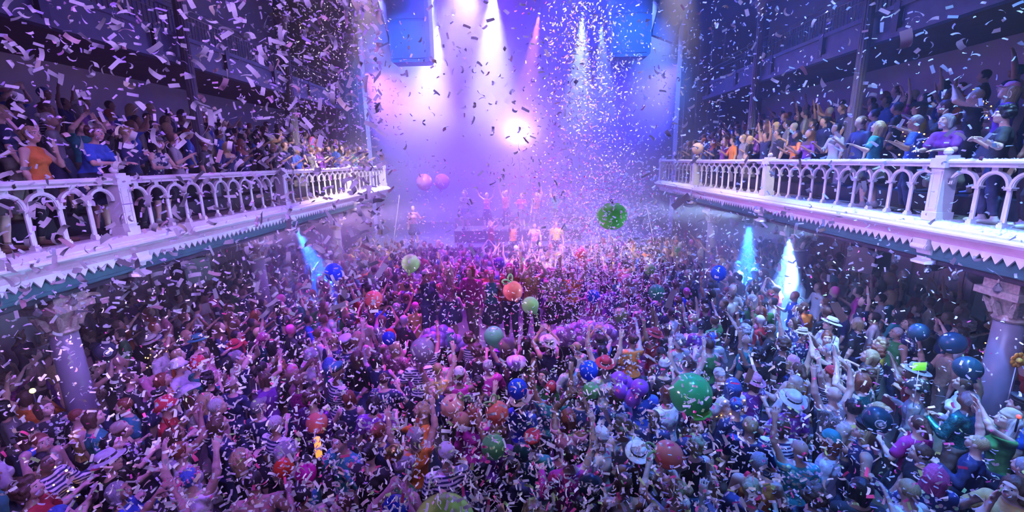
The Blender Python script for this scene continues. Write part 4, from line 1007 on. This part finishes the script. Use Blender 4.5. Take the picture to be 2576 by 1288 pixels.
# ---------------------------------------------------------------- island podium with its performers
IS = thing('podium', 'low black island podium in the crowd with costumed performers on it', 'podium')
MB().box((-2.0, 9.1, 0), (2.1, 10.9, .9)).build('platform', M_black, IS)
MB().box((-2.05, 9.05, .9), (2.15, 10.95, .95)).build('deck', M_floor, IS)
for z, ya, yb in ((.75, 17.7, 19.1), (1.8, 20.3, 21.9)):
    t = thing('stage_step', f'black {"front step below" if z < 1 else "riser on"} the stage crowded with performers', 'step')
    z0 = 0 if z < 1 else STZ
    MB().box((-3.2, ya, z0), (2.8, yb, z-.05)).build('platform', M_black, t); MB().box((-3.22, ya-.02, z-.05), (2.82, yb, z)).build('deck', M_floor, t)
PERF = [(1187, 706, .95, 0, 'magenta', 'long', 'plain', 'auburn', None), (1283, 690, .95, 3, 'red', 'long', 'plain', 'pink', None), (1236, 715, .95, 9, 'teal', 'vest', 'plain', 'blonde', None), (1335, 700, .95, 6, 'gold', 'long', 'sequin', 'brown', None), (1392, 706, .95, 1, 'beige', 'long', 'plain', 'blonde', None), (1440, 712, .95, 2, 'orange', 'tee', 'print', 'brown', None), (1130, 722, .95, 5, 'pink', 'vest', 'sequin', 'white', 'crown'), (1075, 742, .95, 7, 'navy', 'long', 'plain', 'black', 'cap'),
        (1272, 494, 1.8, 2, 'orange', 'vest', 'plain', 'blonde', None), (1350, 490, 1.8, 3, 'orange', 'vest', 'sequin', 'auburn', None), (1225, 520, 1.8, 5, 'pink', 'vest', 'plain', 'blonde', None), (1312, 500, 1.8, 1, 'magenta', 'tee', 'plain', 'brown', None), (1395, 510, 1.8, 10, 'teal', 'tee', 'plain', 'black', None), (1170, 530, 1.8, 9, 'grey', 'long', 'plain', 'grey', None),
        (1290, 572, .75, 6, 'orange', 'vest', 'plain', 'auburn', None), (1345, 580, .75, 0, 'pink', 'vest', 'plain', 'brown', None), (1400, 575, .75, 4, 'yellow', 'tee', 'plain', 'black', None), (1235, 580, .75, 11, 'red', 'vest', 'sequin', 'blonde', None), (1040, 545, STZ, 9, 'pink', 'long', 'sequin', 'blonde', None)]
for i, (px, py, z, bi, tc, tk, mk, hc, hat) in enumerate(PERF):
    p = at_z(px, py, z+1.66)
    if z < .9: p[1] = min(max(p[1], 18.0), 18.8)
    elif z < 1: p[1] = min(max(p[1], 9.35), 10.6)
    elif z < 1.5: p[1] = max(p[1], 19.7)
    else: p[1] = min(max(p[1], 20.6), 21.6)
    d = ray(px, py); x = d[0]/d[1]*p[1]
    make_person((x, p[1], z), PI+r.normal(0, .5), bi, r, place='on the podium' if .9 < z < 1 else 'on stage steps' if z > .7 and z != STZ else 'on open stage', spec=dict(tcol=tc, tk=tk, mk=mk, hcol=hc, hat=hat, bare=False, hatcol='silver'))
for px0, py0, px1, py1, lab in ((1005, 490, 990, 610, 'thin white pole leaning outward at the edge of the purple haze'), (1626, 515, 1642, 596, 'thin white pole leaning outward beside the confetti fall')):
    a, b = at_y(px0, py0, 17.2), at_y(px1, py1, 17.2); b2 = b+(b-a)*((b[2]-.02)/(a[2]-b[2]))
    t = thing('white_pole', lab, 'pole', tuple(b2))
    MB().tube([(0, 0, .02), tuple(np.array(a)-b2)], .014, 8).build('shaft', M_white, t)
    MB().lathe([(.12, -.02), (.12, .0), (.03, .03)], n=14).build('foot', M_black, t)

# ---------------------------------------------------------------- balloons
def latex(name, col, tr=.35, rough=.22):
    m = bpy.data.materials.new(name); m.use_nodes = True; nt = m.node_tree; N = nt.nodes; b = N['Principled BSDF']
    b.inputs['Base Color'].default_value = (*col, 1); b.inputs['Roughness'].default_value = rough; b.inputs['Coat Weight'].default_value = .3
    t = N.new('ShaderNodeBsdfTranslucent'); t.inputs['Color'].default_value = (*col, 1)
    mx = N.new('ShaderNodeMixShader'); mx.inputs[0].default_value = tr
    nt.links.new(b.outputs[0], mx.inputs[1]); nt.links.new(t.outputs[0], mx.inputs[2]); nt.links.new(mx.outputs[0], N['Material Output'].inputs['Surface'])
    return m
M_leaf = latex('pale_leaf_latex', (.45, .85, .35))
M_emb = mat('emblem_print', (.62, .66, .66), .5, var=0); M_emb2 = mat('emblem_figure', (.06, .12, .14), .5, var=0)
def knot(mb, r, z): return mb.lathe([(.012*r/.15, z), (.02*r/.15, z-.02*r/.15), (.026*r/.15, z-.045*r/.15)], n=8)
def body_profile(kind, r):
    out = []
    for k in range(15):
        a = -PI/2+PI*k/14; rr, z = math.cos(a), math.sin(a)
        if kind == 'tear': rr *= (1 if z > 0 else (1-.18*z*z)); z = z if z > 0 else z*1.45; rr = rr if z > -.2 else rr*(1-.28*((-z-.2)/1.25))
        elif kind == 'pear': rr = rr*(1 if z > -.2 else 1-.35*(-z-.2)/.8); z = z if z > 0 else z*1.25
        elif kind in ('round', 'emblem', 'orange'): z = z if z > 0 else z*1.10
        elif kind == 'apple': z = z*.95-(.22*math.exp(-(rr/.32)**2) if z > 0 else -.12*math.exp(-(rr/.25)**2)); rr *= 1.03+.05*z
        elif kind == 'bell': z = z*1.0
        out.append((max(rr*r, .004), z*r))
    return out
def sphere_pt(c, r, u, v, fwd, rt, up): 
    d = fwd*math.cos(math.hypot(u, v))+(rt*u+up*v)*(math.sin(math.hypot(u, v))/max(1e-6, math.hypot(u, v)))
    return np.array(c)+d*r
for px, py, rp, kind, col, lab, extra, lm in BAL:
    if kind in ('grapes', 'grapes2', 'bunch'):
        n = int(extra)
        if kind == 'bunch': c0 = at_z(px, py, 2.25) if py > 900 else at_d(px, py, 9.5)
        else: c0 = at_y(px, py, 8.75)
        t = thing('balloon_bunch', lab, 'balloons', tuple(c0))
        m = latex('bunch_latex', col, .25); rb = .115 if kind != 'bunch' else .10
        me = MB().ball((0, 0, 0), (rb, rb, rb*1.08), 16, 12).mesh('balloon', m, True)
        W = {'grapes': (.48, .16, .20), 'grapes2': (.66, .18, .24), 'bunch': (.20, .16, .17)}[kind]
        got = []; tr = 0
        while len(got) < n and tr < 6000:
            tr += 1; q = np.array([r.uniform(-1, 1), r.uniform(-1, 1), r.uniform(-1, 1)])
            if q @ q > 1: continue
            q = q*np.array(W); q[2] -= .25*abs(q[0]) if kind == 'grapes' else 0
            if all(np.linalg.norm(q-g) > rb*1.15 for g in got): got.append(q)
        for q in got: put('balloon', me, t, tuple(q), (r.uniform(-.4, .4), r.uniform(-.4, .4), 0), r.uniform(.88, 1.1))
        if kind != 'bunch':
            lf = MB().add([(0, -.14, 0), (.09, -.02, .02), (.12, .14, .0), (0, .20, .03), (-.12, .14, 0), (-.09, -.02, .02), (0, .05, .05)], [(0, 1, 6), (1, 2, 6), (2, 3, 6), (3, 4, 6), (4, 5, 6), (5, 0, 6)])
            put('leaf', lf.mesh('leaf', latex('grape_leaf', (.02, .25, .15), .2)), t, (W[0]*.5, -.2, -.02), (1.2, .3, .4))
        continue
    if extra is None:
        z = 2.12 if rp < 40 else 2.45; c = at_z(px, py, z)
        if rp > 70: c = at_z(px, py, 2.6)
        dep = project(c)[2]; R = rp*dep/F
    else:
        R = extra; dep = R*F/rp; c = at_d(px, py, dep)
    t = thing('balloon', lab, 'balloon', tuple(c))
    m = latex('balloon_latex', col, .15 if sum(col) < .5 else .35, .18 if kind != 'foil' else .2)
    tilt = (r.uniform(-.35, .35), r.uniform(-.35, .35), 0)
    if kind == 'apple':
        mf = latex('green_foil', (.16, .85, .08), .35, .12)
        b = MB().lathe(body_profile('apple', R), n=28); b.build('envelope', mf, t, True)
        MB().tube([(0, 0, R*.70), (.01, 0, R*.9), (-.03, 0, R*1.12)], [.02, .022, .03], 8).build('stem', mat('dark_stem', (.05, .06, .02), .4), t, True)
        for q in (-1, 1):
            MB().add([(0, 0, R*.80), (q*.09, -.05, R*.92), (q*.17, -.08, R*.86), (q*.10, .02, R*.84)], [(0, 1, 2, 3)]).build('leaf', mf, t)
    elif kind == 'foil':
        mf = mat('gold_foil', (.75, .5, .2), .18, metal=1, var=.4, scale=30, bump=1.0)
        MB().ball((0, 0, 0), (R, R*.8, R*1.05), 24, 18).build('envelope', mf, t, True); knot(MB(), R, -R*1.03).build('neck', mf, t)
        t.rotation_euler = (.3, .2, .4)
    elif kind == 'bell':
        MB().lathe(body_profile('round', R), n=28, squash=(1, 1)).build('envelope', m, t, True)
        n = 14; vs = []
        for k in range(n+1):
            a = -1.15+2.1*k/n
            for rr, z in ((.80*R, -.62*R), (1.02*R, -.80*R-.22*R*(a > 0)*a), (1.0*R, -.86*R-.22*R*(a > 0)*a), (.76*R, -.70*R)):
                vs.append((rr*math.cos(a-.6), rr*math.sin(a-.6), z))
        MB().add(vs, [(4*k+q, 4*k+(q+1) % 4, 4*k+4+(q+1) % 4, 4*k+4+q) for k in range(n) for q in range(4)]+[(0, 1, 2, 3), (4*n+3, 4*n+2, 4*n+1, 4*n)]).build('lip', latex('lip_latex', (.20, .75, .10), .4), t, True)
    else:
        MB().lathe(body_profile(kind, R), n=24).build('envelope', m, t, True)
        zb = body_profile(kind, R)[0][1]
        knot(MB(), R, zb+.01).build('knot', m, t)
        if kind != 'emblem': t.rotation_euler = tilt
        if kind == 'pear': t.rotation_euler = (.2, -.55 if px == 1334 else .25, 0)
        if kind == 'orange':
            for q, (a, b_) in enumerate(((-.9, .25), (.5, -.2))):
                k = R*.42; P_ = [(k*math.sin(s)*.55, 0, k*(1-math.cos(s))) for s in np.linspace(.0, 2*PI, 15)]
                o = MB().tube(P_, R*.085, 7).build('leaf_loop', M_leaf, t, True, (0, 0, R*.95)); o.rotation_euler = (b_, a, .3*q)
            t.rotation_euler = (-.1, -1.25, .2) if px == 1680 else (.1, .9, 0) if px == 1139 else (.2, -.3, 0)
        if kind == 'emblem':
            tc = EYE-np.array(c); fw = tc/np.linalg.norm(tc); fw = fw+np.array([.25, 0, -.35]); fw /= np.linalg.norm(fw)
            rt = np.cross(fw, [0, 0, 1.0]); rt = -rt/np.linalg.norm(rt); up = np.cross(fw, rt); up = up if up[2] > 0 else -up
            def patch(nm, outline, mm, k):
                o = MB(); vs = [sphere_pt((0, 0, 0), R*k, 0, 0, fw, rt, up)]; n = len(outline)
                cx = sum(u for u, v in outline)/n; cy_ = sum(v for u, v in outline)/n; vs[0] = sphere_pt((0, 0, 0), R*k, cx, cy_, fw, rt, up)
                vs += [sphere_pt((0, 0, 0), R*k, cx+(u-cx)*.5, cy_+(v-cy_)*.5, fw, rt, up) for u, v in outline]+[sphere_pt((0, 0, 0), R*k, u, v, fw, rt, up) for u, v in outline]
                fs = [(0, 1+q, 1+(q+1) % n) for q in range(n)]+[(1+q, 1+n+q, 1+n+(q+1) % n, 1+(q+1) % n) for q in range(n)]
                o.add(vs, fs).build(nm, mm, t)
            patch('emblem_disc', [(.36*math.cos(a), .36*math.sin(a)) for a in np.linspace(0, 2*PI, 25)[:-1]], M_emb, 1.012)
            patch('emblem_inner', [(.29*math.cos(a), .29*math.sin(a)) for a in np.linspace(0, 2*PI, 25)[:-1]], M_emb2, 1.022)
            patch('emblem_bird', [(-.24, .06), (-.12, .07), (-.03, .16), (.12, .21), (.05, .10), (.10, .03), (.23, .0), (.12, -.05), (.06, -.13), (-.06, -.15), (-.15, -.10), (-.11, -.01)], M_emb, 1.034)
# ---------------------------------------------------------------- confetti
def strip_shapes():
    out = []
    for bend, twist, nm in ((0, 0, 'flat'), (.5, .1, 'bowed'), (1.2, .2, 'curved'), (2.4, .0, 'curled'), (-.8, .9, 'twisted'), (1.6, 1.2, 'twisted'), (.2, .5, 'flat'), (3.2, .3, 'curled'), (-1.4, 0, 'curved')):
        n = 4; L = 1.0; Wd = .33; vs = []; a = -bend/2; x = z = 0.0; P = [(0, 0)]
        for k in range(n): a2 = a+bend*(k+.5)/n; x += L/n*math.cos(a2); z += L/n*math.sin(a2); P.append((x, z))
        mx = sum(p[0] for p in P)/len(P); mz = sum(p[1] for p in P)/len(P)
        for k, (u, v) in enumerate(P):
            tw = twist*(k/n-.5)
            for q in (-1, 1): vs.append((u-mx, q*Wd/2*math.cos(tw), v-mz+q*Wd/2*math.sin(tw)))
        out.append((nm, np.array(vs, np.float32), np.array([(2*k, 2*k+1, 2*k+3, 2*k+2) for k in range(n)])))
    return out
SHP = strip_shapes()
def paper(name, attr):
    m = bpy.data.materials.new(name); m.use_nodes = True; nt = m.node_tree; N = nt.nodes; b = N['Principled BSDF']; b.inputs['Roughness'].default_value = .5
    s = N.new('ShaderNodeAttribute') if attr else N.new('ShaderNodeObjectInfo')
    if attr: s.attribute_name = 'tint'
    t = N.new('ShaderNodeBsdfTranslucent'); mx = N.new('ShaderNodeMixShader'); mx.inputs[0].default_value = .5
    nt.links.new(s.outputs['Color'], b.inputs['Base Color']); nt.links.new(s.outputs['Color'], t.inputs['Color'])
    nt.links.new(b.outputs[0], mx.inputs[1]); nt.links.new(t.outputs[0], mx.inputs[2]); nt.links.new(mx.outputs[0], N['Material Output'].inputs['Surface']); return m
M_pa, M_po = paper('confetti_paper_mixed', True), paper('confetti_paper', False)
CC = {'white': (.85, .84, .86), 'pink': (.95, .12, .35), 'rose': (.85, .55, .62), 'lime': (.55, .85, .30), 'cream': (.9, .8, .6)}
rc = np.random.default_rng(77); P = []       # (position, colour, size)
def col(w): return rc.choice(['white', 'pink', 'rose', 'lime', 'cream'], p=w)
W1, W2 = [.86, .0, .08, .0, .06], [.74, .10, .06, .06, .04]
def scatter(n, fpx, fdep, w, size=.056):
    k = tries = 0
    while k < n and tries < 20*n:
        tries += 1
        px, py = fpx(); dep = fdep(py)
        if dep is None: continue
        p = at_d(px, py, dep)
        if abs(p[0]) > 6.3 or p[2] < 1.72 or p[1] > 18.6 or p[2] > 14: continue
        if abs(p[0]) > 5.9 and 3.0 < p[2] < 5.1: continue
        P.append((p, col(w), size*rc.uniform(.75, 1.15))); k += 1
U = rc.uniform
scatter(1900, lambda: (960*(1-U()**1.25), 800*U()**1.1-10), lambda y: 1.7+6.5*U()**1.35, W1, .06)                    # over the purple-lit balcony
scatter(1500, lambda: (rc.normal(800, 105), U(-5, 430)), lambda y: U(6.5, 13), W1)                              # bright drift beside the stage
scatter(5200, lambda: (lambda y: (rc.normal(1478+y*.03, 62+y*.055), y))(840*U()**.9), lambda y: U(7, 13), W1, .062)     # the falling column
scatter(3800, lambda: (rc.normal(1500, 115), 430+410*U()), lambda y: U(7.5, 12.5), W2, .05)
scatter(330, lambda: (U(900, 1450), 640*U()), lambda y: 2.6+5.5*U()**1.3, W1)                                # dark pieces in front of the smoke
scatter(900, lambda: (U(930, 1420), U(400, 820)), lambda y: U(6, 15), W1)
scatter(1000, lambda: (2600-1000*U()**.8, 700*U()), lambda y: 2.2+8*U()**1.1, W1)                             # over the cyan-lit balcony
scatter(420, lambda: (U(1640, 2050), U(0, 420)), lambda y: U(7, 14), W1)
def over_crowd(y):
    z = 1.85+1.8*U()**1.2; d = ray(1288, y)[2]
    dep = (z-CAMZ)/d
    return dep if .9 < dep < 18 else None
scatter(8200, lambda: (rc.normal(1270, 640), 560+730*U()**.9), over_crowd, W2, .044)
scatter(520, lambda: (U(0, 900), U(650, 1288)), lambda y: U(2.2, 5), W1, .05)
scatter(110, lambda: (U(1000, 2000), U(850, 1288)), lambda y: U(2.2, 4.6), W2)
scatter(12, lambda: (U(1400, 2560), U(60, 1200)), lambda y: U(.9, 1.5), W1)
P = [q for q in P if (lambda s: -40 < s[0] < 2616 and -40 < s[1] < 1328)(project(q[0]))]
P.sort(key=lambda q: project(q[0])[2]/q[2])
N_ONE = 290
def frame(n):
    A = rc.normal(size=(n, 4)); A /= np.linalg.norm(A, axis=1)[:, None]; w_, x, y, z = A.T
    return np.stack([np.stack([1-2*(y*y+z*z), 2*(x*y-z*w_), 2*(x*z+y*w_)], 1), np.stack([2*(x*y+z*w_), 1-2*(x*x+z*z), 2*(y*z-x*w_)], 1), np.stack([2*(x*z-y*w_), 2*(y*z+x*w_), 1-2*(x*x+y*y)], 1)], 1)
SM = [np_mesh('confetti_piece', v, f, M_po, True) for nm, v, f in SHP]
for (p, c, s) in P[:N_ONE]:
    k = rc.integers(len(SHP)); o = put('confetti_piece', SM[k], None, tuple(p)); o.rotation_euler = Matrix(frame(1)[0].tolist()).to_euler(); o.scale = (s, s, s); o.color = (*CC[c], 1)
    px, py, dep = project(p); mk = nearest_mark(px, py)
    lab = f'{SHP[k][0]} {c} paper confetti strip in the air, {mk}'
    tag(o, lab, 'confetti', lab.replace(' strip in the air', 's'))
rest = P[N_ONE:]; n = len(rest); Rm = frame(n); ks = rc.integers(len(SHP), size=n)
V = np.concatenate([(SHP[k][1] @ Rm[i].T)*rest[i][2]+rest[i][0] for i, k in enumerate(ks)])
Fq = np.concatenate([SHP[k][2]+10*i for i, k in enumerate(ks)])
cm = np_mesh('confetti', V, Fq, M_pa); ca = cm.attributes.new('tint', 'FLOAT_COLOR', 'POINT')
ca.data.foreach_set('color', np.repeat(np.array([(*CC[q[1]], 1) for q in rest], np.float32), 10, 0).ravel())
tag(put('confetti', cm), 'thousands of small paper confetti strips falling through the hall', kind='stuff')
# paper settled on ledges and handrails
sv, sf, n0 = [], [], 0
for sx, ya, yb, n in ((1, 5.2, 10.5, 1500), (1, 10.5, 21, 700), (-1, 5.2, 12, 260), (-1, 12, 21, 260)):
    for _ in range(n):
        y = U(ya, yb); top = U() < .3
        if top: o = U(-.07, .07); z = ZR+.004
        else: o = U(-.08, .23); z = ZB+.012-(max(0, o-.10)*.5 if o > .10 else .07*max(0, o)*.9)+.004
        L, a = U(.02, .05), U(0, PI); w2 = L*.18; ca_, sa = math.cos(a), math.sin(a); x = sx*(DX-o)
        dz = U(0, .012)
        sv += [(x+ca_*q*L/2-sa*t*w2, y+sa*q*L/2+ca_*t*w2, z+dz*(q+1)/2) for q, t in ((-1, -1), (1, -1), (1, 1), (-1, 1))]; sf.append((n0, n0+1, n0+2, n0+3)); n0 += 4
sm = np_mesh('settled_confetti', np.array(sv), np.array(sf), M_pa, False); ca = sm.attributes.new('tint', 'FLOAT_COLOR', 'POINT')
ca.data.foreach_set('color', np.tile(np.array([.85, .84, .86, 1], np.float32), (n0, 1)).ravel())
tag(put('settled_confetti', sm), 'paper confetti settled on the white ledges and handrails', kind='stuff')
print('confetti', len(P))
# ---------------------------------------------------------------- haze
hz = MB().box((-XW+.01, -1.95, .01), (XW-.01, 16.9, ZC-.01)).build('hall_haze', haze_mat('thin_hall_haze', .0055, .45))
tag(hz, 'thin theatre haze filling the hall', kind='stuff')
hs = MB().box((-XW+.01, 16.92, .01), (XW-.01, YB-.01, ZC-.01)).build('stage_haze', haze_mat('dense_stage_haze', .028, .35))
tag(hs, 'dense smoke over the stage', kind='stuff')
for sx, nm in ((-1, 'purple'), (1, 'cyan')):
    xa, xb = sorted((sx*4.6, sx*9.4))
    tag(MB().box((xa, 9.6, .4), (xb, 14.6, 3.25)).build('smoke', haze_mat('low_smoke', .08, .2)), f'low smoke hanging under the {nm}-lit balcony in the blue beams', kind='stuff')
bank = MB().prism([(17.2, 9.5), (27.9, 2.6), (27.9, 15.8), (17.2, 15.8)], 0, -7.3, 7.3).build('smoke', haze_mat('smoke_bank', .075, .35))
tag(bank, 'bright bank of smoke under the stage lamps, thinning towards the stage floor', kind='stuff')
veil = MB().prism([(11.0, .3), (16.9, .3), (16.9, 6.2), (14.0, 4.6)], 0, -6.4, 6.4).build('smoke', haze_mat('smoke_veil', .075, .3))
tag(veil, 'violet lit smoke rolling over the crowd between podium and stage', kind='stuff')
LL = ['throwing the broad white beam in the middle', 'throwing a wide pale blue beam beside the hanging speaker', 'filling the smoke with broad lavender light', 'with a small lilac beam', 'with a narrow purple beam', 'with a bluish white beam into the confetti fall', 'with a pale blue beam at the edge of the confetti fall', 'with a white beam close against the hanging speaker', 'washing the smoke deep blue beyond the confetti fall', 'washing the smoke deep blue beside the purple-lit balcony',
 'pouring violet wash on the drape', 'pouring blue wash on the drape', 'with violet wash hidden in the purple-side wing', 'with blue wash hidden in the cyan-side wing', 'standing on stage and glaring straight at the audience',
 'with violet wash on the front half of the crowd', 'with violet wash on the dancers before the stage', 'with deep blue wash on the cyan-side crowd', 'with magenta wash on the crowd centre', 'with orange wash on the stage steps', 'with lilac wash on the purple-side crowd', 'with sky blue wash on the cyan-side crowd',
 'with a white beam on the confetti fall', 'with a white beam on the confetti drift', 'with a white beam on the cyan-side confetti', 'with a pinkish white beam on the balloons', 'with a lilac beam on the near purple-side confetti', 'with a pale blue beam on the near cyan-side confetti', 'with a blue beam on the chamfered hanging speaker', 'with a blue beam on the hanging speaker behind the confetti fall', 'on the rear wall with a lilac beam over the purple side', 'on the rear wall with a pale blue beam over the cyan side', 'with a lilac side beam on the near purple-side confetti', 'with a pale side beam on the near cyan-side confetti']
LL += [f'with a {c} beam on the {o} stretch of the {s} ledge' for s, cs in (('purple-lit', ('lilac', 'lilac', 'pinkish', 'white')), ('cyan-lit', ('cyan', 'cyan', 'pinkish', 'white'))) for c, o in zip(cs, ('nearest', 'second', 'third', 'farthest'))]
LL += ['with a soft lilac beam on the near purple-lit balcony front', 'with a soft lilac beam on the near cyan-lit balcony front', 'with a soft pink beam on the far purple-lit balcony front', 'with a soft pink beam on the far cyan-lit balcony front', 'with the broad blue beam under the purple-lit balcony', 'with the thin blue beam under the purple-lit balcony', 'with the white-blue beam under the cyan-lit balcony', 'with the fainter blue beam under the cyan-lit balcony']
for i, (l, t, c) in enumerate(LAMPS): lamp_housing(l, t, c, 'black lamp '+LL[i], 30 if i == 14 else 8, 2.6 if i == 14 else 1.3 if i > 49 else 1)
